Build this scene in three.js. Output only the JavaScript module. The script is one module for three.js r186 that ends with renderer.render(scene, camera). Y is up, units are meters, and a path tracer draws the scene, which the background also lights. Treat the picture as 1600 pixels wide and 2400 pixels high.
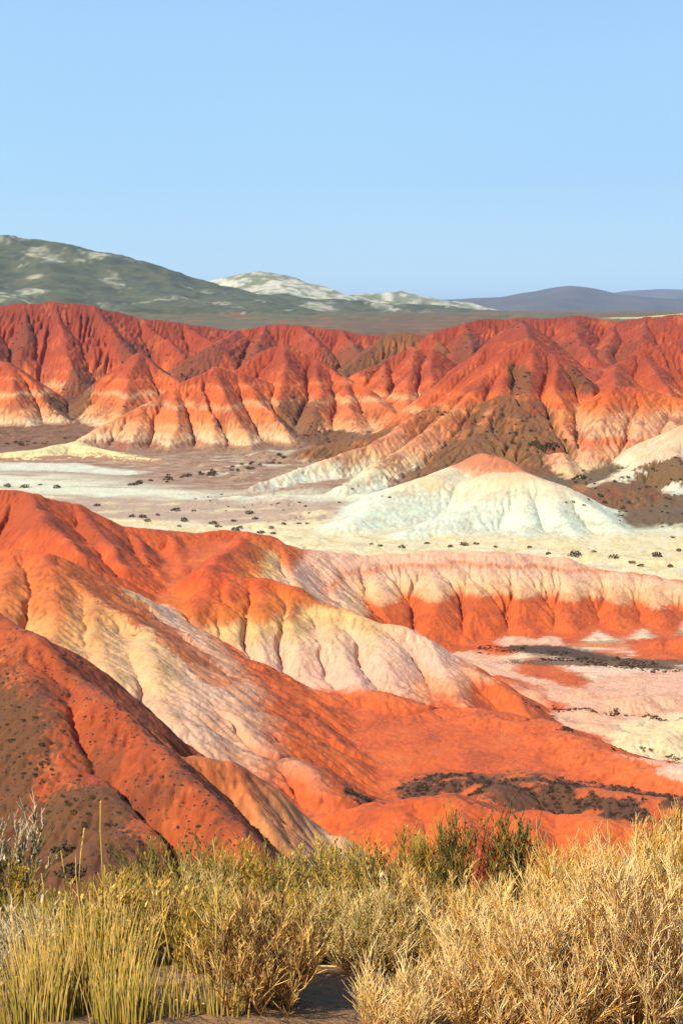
import * as THREE from 'three';
import { mergeGeometries } from 'three/addons/utils/BufferGeometryUtils.js';

// ------------------------------------------------------------------ camera, sky, sun, exposure
const scene = new THREE.Scene();
const PITCH = 9.2 * Math.PI / 180, FPX = 1200 / Math.tan(22.5 * Math.PI / 180);
const camera = new THREE.PerspectiveCamera(45, 682 / 1024, 0.1, 40000);
camera.position.set(0, 0, 0);
camera.rotation.x = -PITCH;
const renderer = new THREE.WebGLRenderer({ antialias: true });
renderer.toneMapping = THREE.LinearToneMapping;
renderer.toneMappingExposure = 1.5;
renderer.shadowMap.enabled = true;
const SUN = new THREE.Vector3(-0.55, 0.77, 0.50).normalize();
const sun = new THREE.DirectionalLight(new THREE.Color(1, 0.93, 0.78), 5);
sun.position.copy(SUN).multiplyScalar(500);
sun.castShadow = true;
sun.shadow.mapSize.set(4096, 4096);
Object.assign(sun.shadow.camera, { left: -320, right: 320, top: 320, bottom: -320, near: 1, far: 1600 });
sun.target.position.set(0, -30, -260); sun.position.add(sun.target.position);
scene.add(sun, sun.target);
const s2l = c => { c /= 255; return c <= 0.04045 ? c / 12.92 : Math.pow((c + 0.055) / 1.055, 2.4); };
{ // computed clear sky: pale blue at the horizon, deeper blue upwards
  const w = 512, h = 256, d = new Float32Array(w * h * 4);
  const stops = [[-90, 150, 130, 115], [-8, 175, 165, 155], [-0.5, 204, 234, 250], [2, 194, 230, 252], [6, 176, 220, 254], [11, 171, 216, 254], [15, 164, 206, 252], [20, 154, 195, 250], [45, 105, 155, 228], [90, 70, 120, 205]];
  for (let j = 0; j < h; j++) {
    const el = ((j + 0.5) / h - 0.5) * 180; let k = 0; while (k < stops.length - 2 && el > stops[k + 1][0]) k++;
    const a = stops[k], b = stops[k + 1], t = Math.min(1, Math.max(0, (el - a[0]) / (b[0] - a[0])));
    for (let i = 0; i < w; i++) {
      const o = (j * w + i) * 4;
      const A = i / w * 2 * Math.PI, E = el / 57.3, hz = 1 + 0.022 * (Math.sin(3 * A + 7 * E + 1) * Math.sin(9 * E - 2 * A) + .6 * Math.sin(11 * A - 23 * E) * Math.sin(5 * A + 31 * E + 2)); // faint uneven haze
      for (let c = 0; c < 3; c++) d[o + c] = (s2l(a[c + 1]) * (1 - t) + s2l(b[c + 1]) * t) / 1.5 * (c < 2 ? hz : 1);
      d[o + 3] = 1;
    }
  }
  const t = new THREE.DataTexture(d, w, h, THREE.RGBAFormat, THREE.FloatType);
  t.mapping = THREE.EquirectangularReflectionMapping; t.magFilter = THREE.LinearFilter; t.minFilter = THREE.LinearFilter; t.needsUpdate = true;
  scene.background = t; scene.environment = t; scene.environmentIntensity = 1;
}

// ------------------------------------------------------------------ helpers
function rng(seed) { let s = seed >>> 0; return () => { s = (s + 0x6D2B79F5) >>> 0; let t = s; t = Math.imul(t ^ (t >>> 15), t | 1); t ^= t + Math.imul(t ^ (t >>> 7), t | 61); return ((t ^ (t >>> 14)) >>> 0) / 4294967296; }; }
const PERM = new Uint8Array(512); { const r = rng(7); const p = [...Array(256).keys()]; for (let i = 255; i > 0; i--) { const j = Math.floor(r() * (i + 1)); [p[i], p[j]] = [p[j], p[i]]; } for (let i = 0; i < 512; i++) PERM[i] = p[i & 255]; }
const GX = new Float32Array(256), GY = new Float32Array(256); for (let i = 0; i < 256; i++) { GX[i] = Math.cos(i / 256 * Math.PI * 2); GY[i] = Math.sin(i / 256 * Math.PI * 2); }
function noise(x, y) { // gradient noise about -1..1
  const xi = Math.floor(x), yi = Math.floor(y), fx = x - xi, fy = y - yi, X = xi & 255, Y = yi & 255;
  const u = fx * fx * fx * (fx * (fx * 6 - 15) + 10), v = fy * fy * fy * (fy * (fy * 6 - 15) + 10);
  const a = PERM[PERM[X] + Y], b = PERM[PERM[(X + 1) & 255] + Y], c = PERM[PERM[X] + ((Y + 1) & 255)], d = PERM[PERM[(X + 1) & 255] + ((Y + 1) & 255)];
  const n00 = GX[a] * fx + GY[a] * fy, n10 = GX[b] * (fx - 1) + GY[b] * fy, n01 = GX[c] * fx + GY[c] * (fy - 1), n11 = GX[d] * (fx - 1) + GY[d] * (fy - 1);
  return 1.5 * (n00 + u * (n10 - n00) + v * (n01 - n00 + u * (n00 - n10 - n01 + n11)));
}
const fbm = (x, y, o) => { let s = 0, a = 1, t = 0; for (let i = 0; i < o; i++) { s += a * noise(x, y); t += a; a *= 0.5; x = x * 2.03 + 17.1; y = y * 2.03 - 9.7; } return s / t; };
const clamp = (v, a, b) => v < a ? a : v > b ? b : v, sstep = (a, b, v) => { const t = clamp((v - a) / (b - a), 0, 1); return t * t * (3 - 2 * t); };
const CP = Math.cos(PITCH), SP = Math.sin(PITCH);
function W(px, py, D) { const a = px - 800, b = 1200 - py, t = D / (FPX * CP + b * SP); return [a * t, (-FPX * SP + b * CP) * t, D]; } // point at depth D seen in that direction: x, y, depth
const smax = (a, b, k) => { const h = clamp(0.5 + 0.5 * (a - b) / k, 0, 1); return b + (a - b) * h + k * h * (1 - h); };
const names = {};
function numbered(n) { const k = names[n] = (names[n] ?? -1) + 1; return k ? n + '_' + String(k).padStart(3, '0') : n; }
const lit = 0.56; // reflectance for a colour as the sun shows it
const C = (r, g, b) => { const k = clamp(b / r, 0, 1); return [s2l(r) * lit, s2l(g) * lit * (1.1 - 0.12 * k), s2l(b) * lit * (0.26 + 0.72 * k)]; };
const mixc = (a, b, t) => [a[0] + (b[0] - a[0]) * t, a[1] + (b[1] - a[1]) * t, a[2] + (b[2] - a[2]) * t];

// ------------------------------------------------------------------ strata: colours of the beds by height
const cMauve = C(176, 130, 116), cCream = C(246, 226, 178), cWhite = C(236, 240, 216), cPeach = C(250, 185, 132), cPink = C(250, 196, 172), cOr = C(238, 98, 48), cRed = C(200, 74, 44), cDeep = C(186, 62, 40), cBrown = C(122, 80, 54), cDark = C(84, 58, 42), cYel = C(250, 223, 184), cGrey = C(176, 160, 140);
const PROFILES = {
  far: [[-46, cMauve], [-44.6, C(196, 140, 118)], [-43.8, C(248, 212, 180)], [-42.4, C(248, 190, 156)], [-40.2, C(240, 150, 112)], [-39.6, C(246, 176, 140)], [-38.6, C(234, 130, 92)], [-35, C(230, 116, 80)], [-33.6, C(246, 176, 144)], [-32.6, C(240, 150, 116)], [-32, C(218, 96, 62)], [-28.4, C(222, 98, 60)], [-27.8, C(236, 130, 92)], [-27.2, C(208, 84, 52)], [-24, C(190, 74, 48)], [-12, C(176, 64, 44)], [0, C(156, 56, 42)]],
  spur: [[-46, cWhite], [-42.5, C(240, 228, 196)], [-40.5, C(245, 195, 160)], [-37, C(236, 150, 122)], [-32, C(236, 132, 92)], [-30, C(248, 156, 110)], [-28, C(216, 92, 58)], [-26.5, C(236, 112, 56)], [-24, C(200, 80, 48)], [-8, C(182, 68, 44)]],
  band: [[-46, cMauve], [-43, C(246, 200, 165)], [-40, C(248, 180, 152)], [-36, C(232, 120, 90)], [-35, C(246, 180, 152)], [-31, C(248, 174, 144)], [-29, C(238, 130, 86)], [-26.5, C(236, 106, 46)], [-24, C(210, 86, 52)], [-20, C(190, 72, 46)]],
  crm: [[-46, cWhite], [-42, C(244, 228, 202)], [-37, C(246, 204, 180)], [-30, C(246, 186, 162)], [-24, C(240, 170, 140)]],
  mound: [[-47, C(224, 230, 206)], [-43, C(236, 238, 212)], [-39, C(246, 226, 194)], [-36.8, C(246, 200, 172)], [-35, C(240, 170, 140)], [-33.5, C(226, 110, 84)], [-30, C(224, 104, 76)]],
  cap: [[-46, cWhite], [-43, C(244, 228, 196)], [-41, C(246, 204, 178)], [-39, C(238, 170, 146)], [-36.6, C(220, 132, 110)], [-33, C(214, 116, 94)]],
  wht: [[-52, C(232, 236, 214)], [-44, C(244, 242, 218)]],
  bank: [[-51, C(234, 238, 214)], [-48.6, C(240, 240, 214)], [-48, C(192, 146, 128)], [-46.9, C(190, 130, 110)], [-46.5, cCream], [-42, cCream]],
  talus: [[-47, C(132, 90, 62)], [-20, C(140, 84, 54)], [0, C(140, 78, 50)]],
  n1: [[-52, cOr], [-45.2, C(228, 98, 56)], [-44.5, C(250, 180, 148)], [-43, C(252, 196, 168)], [-41.9, C(250, 190, 172)], [-41.5, C(236, 150, 128)], [-41, C(250, 188, 170)], [-38.6, C(250, 190, 172)], [-37.2, C(238, 114, 66)], [-33, C(226, 90, 46)], [-20, C(206, 78, 40)]],
  n2: [[-52, cOr], [-43.2, C(232, 100, 58)], [-42, C(246, 164, 138)], [-40.8, C(252, 190, 176)], [-38.4, C(252, 194, 174)], [-36.4, C(252, 194, 146)], [-35.4, C(238, 120, 60)], [-33, C(228, 86, 38)], [-30, C(232, 96, 52)], [-28, C(236, 110, 70)]],
  n3: [[-54, cOr], [-42.2, C(230, 96, 56)], [-40.6, C(234, 108, 68)], [-40.0, C(250, 200, 184)], [-38, C(250, 206, 184)]],
  n4: [[-46, cOr], [-37.5, C(230, 102, 64)], [-35, C(246, 180, 158)], [-33.4, C(252, 196, 176)], [-31, C(250, 190, 152)], [-29.6, C(248, 170, 122)], [-28.2, C(238, 128, 78)], [-25.5, C(228, 96, 50)], [-18, C(212, 82, 42)]],
  n5: [[-40, C(190, 86, 50)], [-26, C(190, 82, 46)], [-22, C(194, 80, 40)], [-10, C(202, 80, 38)]],
  n5b: [[-40, C(238, 160, 126)], [-31, C(242, 180, 148)], [-28, C(242, 152, 114)], [-25, C(236, 122, 82)], [-22, C(222, 98, 62)]],
  n6: [[-46, C(222, 98, 60)], [-34, C(232, 98, 52)], [-28, C(236, 96, 50)]],
  brush: [[-60, C(110, 66, 48)], [0, C(110, 66, 48)]],
  dark: [[-60, C(90, 62, 50)], [0, C(90, 62, 50)]],
  pale: [[-53, C(238, 170, 148)], [-50.6, C(250, 196, 180)], [-49, C(248, 184, 164)], [-47, C(250, 210, 182)]],
  yel: [[-53, C(220, 184, 160)], [-50.5, C(250, 214, 184)], [-47, C(250, 216, 180)]],
  floor: [[-60, cGrey], [0, cGrey]],
};
const PID = Object.keys(PROFILES), PLIST = Object.values(PROFILES);
function strata(id, h) { const L = PLIST[id]; if (h <= L[0][0]) return L[0][1]; for (let k = 1; k < L.length; k++) if (h < L[k][0]) { const t = (h - L[k - 1][0]) / (L[k][0] - L[k - 1][0]); return mixc(L[k - 1][1], L[k][1], t * t * (3 - 2 * t)); } return L[L.length - 1][1]; }

// ------------------------------------------------------------------ ridges: [profile, slope left of the line, slope right of it, crest width, points px py depth]
const RIDGES_FAR = [
  ['far', .62, .62, 1.3, -200, 724, 640, 0, 716, 640, 130, 706, 640, 215, 716, 640, 330, 746, 650, 430, 757, 660, 540, 772, 680],
  ['far', .7, .7, 1.3, 130, 708, 640, 150, 775, 612, 160, 830, 590, 175, 880, 570],
  ['far', .7, .7, 1.3, 215, 716, 640, 270, 790, 612, 330, 850, 590],
  ['far', .7, .7, 1.3, 60, 712, 640, 60, 790, 606, 50, 840, 590],
  ['far', .7, .7, 1.3, -60, 718, 640, -20, 790, 600, -20, 840, 580],
  ['far', .7, .7, 1.3, 330, 748, 650, 400, 805, 625, 470, 855, 600],
  ['far', .7, .7, 1.3, 430, 757, 660, 500, 805, 635],
  ['far', .75, .75, 1.3, 0, 846, 560, 20, 850, 535, 40, 915, 508, 60, 985, 490],
  ['far', .75, .75, 1.3, 20, 850, 535, 85, 908, 522, 148, 978, 500],
  ['far', .75, .75, 1.3, 20, 850, 535, -60, 900, 520, -160, 960, 500],
  ['far', .75, .75, 1.3, 345, 850, 575, 321, 826, 540, 300, 900, 508, 280, 965, 482],
  ['far', .75, .75, 1.3, 321, 826, 540, 250, 915, 522, 215, 985, 500],
  ['far', .75, .75, 1.3, 321, 826, 540, 380, 870, 530, 430, 908, 520],
  ['far', .66, .66, 1.3, 150, 1044, 424, 180, 1032, 428, 250, 995, 440, 330, 950, 450, 415, 905, 460, 505, 860, 470, 570, 880, 475, 650, 902, 480],
  ['far', .75, .75, 1.3, 415, 905, 460, 410, 965, 438, 400, 1035, 418],
  ['far', .75, .75, 1.3, 330, 950, 450, 320, 1000, 432, 300, 1045, 418],
  ['far', .75, .75, 1.3, 505, 860, 470, 530, 925, 447, 560, 1000, 428, 590, 1048, 412],
  ['far', .75, .75, 1.3, 560, 876, 474, 620, 945, 452, 685, 1042, 418],
  ['far', .75, .75, 1.3, 470, 880, 466, 490, 960, 440, 500, 1045, 416],
  ['far', .66, .66, 1.3, 560, 868, 500, 610, 825, 510, 668, 808, 515, 740, 840, 512, 790, 878, 503, 850, 908, 488, 939, 994, 440],
  ['far', .75, .75, 1.3, 668, 808, 515, 660, 880, 482, 650, 945, 462],
  ['far', .75, .75, 1.3, 740, 840, 512, 745, 930, 470, 740, 985, 448],
  ['far', .75, .75, 1.3, 800, 882, 500, 830, 965, 455, 850, 1045, 420],
  ['far', .6, .6, 1.3, 500, 808, 600, 560, 775, 640, 620, 762, 650, 700, 760, 650, 800, 775, 655, 890, 788, 660, 960, 800, 660],
  ['far', .7, .7, 1.3, 620, 762, 650, 600, 812, 610, 590, 855, 580],
  ['far', .7, .7, 1.3, 700, 760, 650, 740, 805, 615],
  ['far', .7, .7, 1.3, 800, 775, 655, 850, 835, 600],
  ['talus', .6, .5, 1, 800, 868, 575, 892, 792, 600, 953, 778, 605, 1014, 791, 600, 1090, 855, 560],
  ['far', .7, .7, 1.3, 850, 872, 530, 900, 840, 540, 968, 812, 545, 1020, 822, 545, 1062, 875, 530],
  ['far', .75, .75, 1.3, 968, 812, 545, 960, 885, 507, 945, 962, 470],
  ['far', .75, .75, 1.3, 1010, 818, 545, 1010, 890, 502, 1000, 945, 480],
  ['far', .75, .75, 1.3, 900, 842, 540, 900, 905, 505],
  ['spur', .8, .7, 1.1, 1239, 796, 420, 1190, 818, 416, 1140, 875, 405, 1080, 925, 392, 1020, 945, 385, 960, 985, 375, 870, 1045, 355, 800, 1062, 348, 700, 1095, 335, 610, 1128, 322],
  ['spur', .7, .8, 1.1, 1140, 880, 403, 1086, 942, 381, 1024, 988, 364, 902, 1074, 335, 800, 1138, 312],
  ['far', .7, .7, 1.3, 1239, 796, 420, 1235, 782, 460, 1225, 762, 520, 1220, 747, 600],
  ['far', .7, .8, 1.3, 1060, 890, 430, 1142, 802, 445, 1200, 800, 435, 1239, 796, 420],
  ['far', .8, .75, 1.3, 1239, 796, 420, 1330, 850, 410, 1392, 925, 390, 1385, 990, 366],
  ['spur', .9, .9, 1.1, 1239, 796, 420, 1230, 880, 394, 1236, 930, 380],
  ['spur', .9, .9, 1.1, 1290, 830, 414, 1300, 920, 381, 1310, 990, 362, 1350, 1045, 348],
  ['spur', .9, .9, 1.1, 1180, 860, 407, 1165, 950, 376, 1130, 1015, 358],
  ['talus', .3, .3, 6, 1215, 930, 380, 1230, 1000, 358, 1245, 1090, 334],
  ['talus', .3, .3, 6, 1130, 1000, 362, 1050, 1095, 330],
  ['far', .6, .6, 1.3, 1010, 780, 600, 1090, 756, 610, 1150, 745, 620, 1250, 745, 620, 1340, 741, 620, 1440, 752, 620, 1520, 745, 600, 1600, 736, 580, 1750, 732, 560],
  ['far', .7, .7, 1.3, 1090, 756, 610, 1105, 805, 570, 1110, 860, 530],
  ['far', .7, .7, 1.3, 1340, 741, 620, 1345, 785, 580, 1385, 835, 530],
  ['far', .7, .7, 1.3, 1440, 752, 620, 1430, 805, 570, 1420, 850, 530],
  ['far', .7, .7, 1.3, 1520, 745, 600, 1500, 790, 560],
  ['far', .7, .7, 1.3, 1760, 745, 490, 1600, 790, 480, 1500, 822, 470, 1440, 855, 455, 1390, 872, 440, 1360, 890, 420],
  ['far', .75, .75, 1.3, 1500, 822, 470, 1545, 885, 440, 1570, 930, 420],
  ['band', .75, .75, 1.3, 1440, 855, 455, 1440, 904, 385],
  ['band', .7, .7, 1.5, 1760, 925, 388, 1600, 936, 385, 1520, 912, 385, 1440, 904, 380, 1400, 934, 374],
  ['band', .75, .75, 1.5, 1440, 904, 380, 1400, 990, 356, 1365, 1075, 340],
  ['band', .75, .75, 1.5, 1520, 912, 385, 1490, 1005, 356, 1440, 1112, 334],
  ['band', .75, .75, 1.5, 1600, 936, 385, 1560, 1010, 358, 1520, 1070, 342],
  ['crm', .7, .6, 1, 1760, 925, 348, 1600, 987, 336, 1560, 1050, 325, 1500, 1092, 318, 1400, 1132, 308, 1340, 1159, 300],
  ['crm', .5, .5, 1, 1570, 1060, 322, 1600, 1110, 308, 1590, 1150, 298],
  ['band', .9, .8, 1.3, 1300, 1062, 340, 1322, 1060, 337, 1345, 1112, 322],
  ['cap', .7, .62, 2, 1020, 1122, 305, 1060, 1092, 305, 1131, 1061, 305, 1180, 1076, 300, 1222, 1104, 296],
  ['mound', .5, .44, 2, 1165, 1106, 288, 1228, 1111, 280, 1330, 1160, 272, 1400, 1200, 265, 1475, 1246, 255],
  ['mound', .46, .46, 2, 1228, 1111, 280, 1190, 1132, 276, 1100, 1187, 266, 960, 1244, 253],
  ['mound', .46, .46, 2, 1215, 1114, 281, 1215, 1180, 266, 1222, 1244, 254],
  ['mound', .46, .46, 2, 1270, 1128, 277, 1300, 1195, 263, 1330, 1240, 255],
  ['mound', .5, .42, 2, 1060, 1094, 304, 1010, 1114, 290, 940, 1147, 280, 880, 1182, 270, 825, 1212, 262],
  ['talus', .15, .15, 6, 1760, 1140, 305, 1600, 1160, 298, 1480, 1135, 303],
  ['bank', .45, .42, 1.2, -150, 1066, 402, 0, 1062, 402, 100, 1052, 406, 180, 1034, 420],
  ['bank', .4, .38, 1.2, 180, 1040, 416, 300, 1066, 398, 380, 1080, 388],
  ['wht', .45, .4, 1, -150, 1094, 378, 0, 1090, 378, 150, 1094, 376, 290, 1110, 364],
];
const RIDGES_NEAR = [
  ['n1', .55, .6, 1.2, -220, 1140, 172, 0, 1148, 172, 90, 1155, 172, 180, 1185, 174, 300, 1235, 178, 400, 1248, 182, 500, 1246, 186, 580, 1250, 188, 650, 1262, 192, 750, 1294, 198, 900, 1300, 202, 1100, 1291, 205, 1250, 1301, 207, 1400, 1330, 208, 1600, 1356, 206, 1800, 1378, 204],
  ['n1', .75, .75, .7, 60, 1154, 172, 110, 1225, 158, 190, 1300, 146],
  ['n1', .75, .75, .7, 180, 1187, 174, 230, 1250, 164, 290, 1320, 152],
  ['n1', .75, .75, .7, 300, 1237, 178, 330, 1290, 168, 370, 1350, 156],
  ['n1', .75, .75, .7, 400, 1249, 182, 420, 1300, 171, 430, 1350, 160],
  ['n1', .75, .75, .7, 650, 1264, 192, 670, 1320, 182, 700, 1380, 170],
  ['n1', .75, .75, .7, 740, 1295, 198, 770, 1350, 188, 790, 1410, 178],
  ['n1', .62, .62, 1.6, 880, 1302, 202, 885, 1380, 191, 870, 1470, 181],
  ['n1', .62, .62, 1.6, 1000, 1298, 203, 1010, 1380, 193, 1010, 1480, 182],
  ['n1', .62, .62, 1.6, 1110, 1293, 205, 1110, 1390, 194, 1090, 1500, 183],
  ['n1', .62, .62, 1.6, 1210, 1299, 206, 1220, 1400, 195, 1220, 1510, 184],
  ['n1', .62, .62, 1.6, 1310, 1313, 207, 1330, 1410, 196, 1330, 1510, 185],
  ['n1', .62, .62, 1.6, 1430, 1336, 208, 1440, 1420, 197, 1450, 1520, 185],
  ['n1', .62, .62, 1.6, 1530, 1349, 207, 1540, 1440, 195, 1560, 1530, 184],
  ['n2', .7, .55, 1, 400, 1400, 148, 440, 1352, 151, 480, 1337, 152, 560, 1350, 152, 640, 1362, 152, 700, 1390, 150, 760, 1420, 148, 830, 1442, 146, 950, 1470, 145, 1010, 1512, 143, 1060, 1545, 142, 1150, 1592, 140, 1200, 1640, 137, 1245, 1685, 133],
  ['n2', .7, .7, .8, 480, 1337, 152, 530, 1290, 170, 580, 1252, 188],
  ['n2', .7, .7, 1.2, 480, 1337, 152, 465, 1420, 142, 440, 1500, 135],
  ['n2', .66, .66, 1.4, 530, 1345, 152, 520, 1430, 142, 530, 1520, 135],
  ['n2', .66, .66, 1.4, 610, 1357, 152, 605, 1440, 142, 610, 1540, 135],
  ['n2', .66, .66, 1.4, 680, 1380, 151, 690, 1470, 141, 720, 1580, 133],
  ['n2', .66, .66, 1.4, 770, 1424, 148, 790, 1510, 139, 830, 1600, 132],
  ['n2', .66, .66, 1.4, 860, 1450, 146, 900, 1540, 137, 960, 1630, 131],
  ['n2', .66, .66, 1.4, 1000, 1505, 143, 1050, 1590, 137, 1080, 1650, 131],
  ['n3', .55, .32, 2, 430, 1640, 122, 520, 1616, 128, 700, 1613, 130, 850, 1626, 130, 1000, 1652, 128, 1240, 1682, 122, 1400, 1752, 112, 1600, 1800, 105, 1800, 1840, 100],
  ['n3', .4, .4, 1.5, 700, 1614, 130, 720, 1700, 121, 760, 1800, 112],
  ['n3', .4, .4, 1.5, 900, 1636, 129, 930, 1720, 120, 950, 1790, 113],
  ['n3', .4, .4, 1.5, 1100, 1667, 126, 1120, 1740, 117, 1150, 1800, 110],
  ['n4', .6, .6, 1, -160, 1255, 137, 30, 1289, 132, 110, 1302, 130, 200, 1385, 124, 330, 1475, 117, 420, 1560, 110, 520, 1655, 104, 620, 1745, 99, 720, 1815, 95, 790, 1860, 92],
  ['n4', .6, .6, 1, 30, 1290, 132, 20, 1380, 121, 0, 1440, 115],
  ['n4', .6, .6, 1, 110, 1302, 130, 120, 1400, 119, 130, 1500, 109],
  ['n4', .55, .55, 1, 220, 1398, 123, 230, 1500, 111, 250, 1580, 103],
  ['n4', .55, .55, 1, 330, 1475, 117, 360, 1580, 105, 400, 1680, 96],
  ['n4', .55, .55, 1, 430, 1500, 128, 480, 1560, 118, 560, 1650, 108],
  ['n5', 1.25, .55, .8, -260, 1290, 84, 0, 1440, 78, 100, 1512, 74, 200, 1590, 70, 260, 1642, 67, 330, 1702, 64.5, 378, 1738, 63, 450, 1828, 60, 540, 1928, 57, 620, 2010, 55],
  ['n5', 1.0, .6, 2, 60, 1486, 75.2, 110, 1650, 66.5, 200, 1810, 60.5, 290, 1920, 56.5],
  ['n5b', .9, .8, .6, 372, 1734, 65, 450, 1765, 66.3, 535, 1788, 67, 650, 1868, 67.5, 700, 1910, 68, 775, 1962, 68.5],
  ['n5b', .95, .95, .4, 450, 1765, 66.3, 500, 1850, 64.3, 560, 1930, 62.5],
  ['n5b', .95, .95, .4, 535, 1788, 67, 580, 1870, 64.8, 630, 1965, 62],
  ['n5b', .95, .95, .4, 620, 1848, 67.4, 660, 1920, 65.6, 700, 2000, 63.4],
  ['n6', .5, .5, 1, 740, 1985, 80, 800, 1912, 82, 880, 1888, 82, 953, 1872, 80, 1030, 1867, 80, 1167, 1905, 78, 1310, 1912, 78, 1412, 1923, 76, 1600, 1955, 74, 1800, 1985, 72],
  ['brush', .5, .5, .6, 1010, 1836, 104, 1080, 1822, 105, 1130, 1836, 103],
  ['n6', .5, .5, .8, 1140, 1880, 95, 1190, 1840, 100, 1250, 1822, 104],
  ['brush', .4, .4, 1, 1260, 1832, 101, 1400, 1846, 99, 1600, 1880, 96, 1780, 1910, 94],
  ['n6', .6, .6, .8, 953, 1872, 80, 940, 1950, 75, 920, 2030, 71],
  ['n6', .6, .6, .8, 1060, 1875, 80, 1080, 1960, 74, 1090, 2040, 70],
  ['n6', .6, .6, .8, 1240, 1909, 78, 1250, 1980, 73, 1260, 2060, 69],
  ['n6', .6, .6, .8, 1400, 1922, 76, 1400, 2000, 71],
  ['dark', .4, .45, .5, 1165, 1547, 180, 1230, 1528, 180, 1290, 1530, 179, 1400, 1562, 174, 1600, 1607, 168, 1760, 1640, 165],
  ['pale', .35, .3, .5, 1060, 1540, 173, 1150, 1566, 168, 1250, 1594, 163, 1330, 1640, 157],
  ['pale', .35, .35, .6, 1190, 1600, 159, 1260, 1622, 154, 1400, 1622, 156, 1600, 1606, 162, 1780, 1600, 165],
  ['n3', .4, .4, .6, 1180, 1590, 160, 1230, 1612, 156, 1290, 1640, 152],
  ['pale', .3, .3, .8, 1380, 1660, 149, 1480, 1642, 151, 1600, 1628, 155, 1780, 1620, 157],
  ['pale', .35, .35, .5, 1250, 1660, 149, 1340, 1690, 144, 1440, 1712, 141],
  ['yel', .3, .3, 1.2, 1760, 1680, 142, 1600, 1693, 140, 1540, 1712, 138, 1480, 1745, 135],
  ['n6', .35, .35, .5, 1470, 1646, 160, 1560, 1630, 163, 1690, 1626, 165],
  ['n6', .4, .35, .5, 1235, 1574, 167, 1300, 1596, 164, 1360, 1622, 160],
  ['n1', .5, .4, 1.4, 1480, 1520, 184, 1540, 1500, 182, 1620, 1490, 181, 1760, 1500, 181],
  ['pale', .6, .6, 1, 1165, 1515, 184, 1195, 1487, 184, 1215, 1492, 184, 1240, 1522, 182],
  ['pale', .6, .6, 1, 1260, 1512, 184, 1275, 1500, 184, 1295, 1524, 182],
];
RIDGES_FAR.push(['yel', .4, .7, .3, 1290, 1298, 231, 1380, 1303, 229, 1440, 1300, 230, 1500, 1308, 227, 1600, 1312, 226, 1700, 1312, 226]); RIDGES_NEAR.push(RIDGES_FAR[RIDGES_FAR.length - 1]);
const FLOOR = [ // px, depth, height
  -100, 45, -29, 200, 48, -28, 450, 52, -32, 700, 58, -38, 700, 66, -38, 900, 60, -40, 1300, 60, -43, 1600, 58, -43, 900, 92, -42, 1200, 96, -42, 1600, 90, -42, 1300, 102, -42.5, 600, 110, -44, 650, 90, -43, 300, 90, -42, 300, 75, -38, 0, 80, -34, 300, 125, -42, 0, 115, -40, 0, 150, -40, 300, 150, -42, 400, 145, -42, 700, 165, -44, 900, 160, -48, 850, 175, -48, 1000, 168, -50, 1100, 178, -51.8, 1300, 172, -52, 1600, 168, -52.4, 1600, 145, -51.8, 1600, 130, -51, 1350, 140, -51, 1400, 150, -51.5, 1250, 150, -51.5,
  -100, 230, -47, 0, 230, -47, 400, 235, -46.5, 800, 235, -46, 1200, 235, -46, 1600, 232, -46.4, 0, 280, -50, 400, 280, -47.5, 800, 280, -46, 1500, 275, -45.4, 1750, 275, -45, 0, 345, -50.6, 100, 375, -50.6, -100, 375, -50.6, 300, 360, -49.5, 420, 340, -48, 600, 360, -46, 800, 325, -45.6, 1100, 330, -43, 1250, 330, -43, 1450, 300, -43.5, 0, 440, -47, 200, 440, -46.5, 500, 395, -46.5, 700, 400, -45, 850, 400, -44, 200, 470, -45, 0, 490, -45, 450, 520, -40, 900, 450, -42, 1000, 420, -41, 1300, 370, -36, 1450, 420, -34, 1650, 430, -34, -200, 600, -36, 200, 580, -37, 600, 560, -36, 1000, 540, -35, 1400, 520, -30, -200, 740, -8, 200, 740, -12, 600, 740, -14, 1000, 740, -13, 1400, 720, -10, 1700, 680, -8, 500, 660, -22, 900, 650, -22];
function fgHeight(x, D) { // the knoll with the grass
  let h = -2.5; if (D > 2.5) h -= (Math.min(D, 9) - 2.5) * 0.32; if (D > 9) h -= (Math.min(D, 20) - 9) * 0.56; if (D > 20) h -= (D - 20) * 0.95;
  return h + 0.10 * fbm(x * 0.6, D * 0.6, 3) + 0.012 * fbm(x * 5, D * 5, 3);
}
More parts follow.
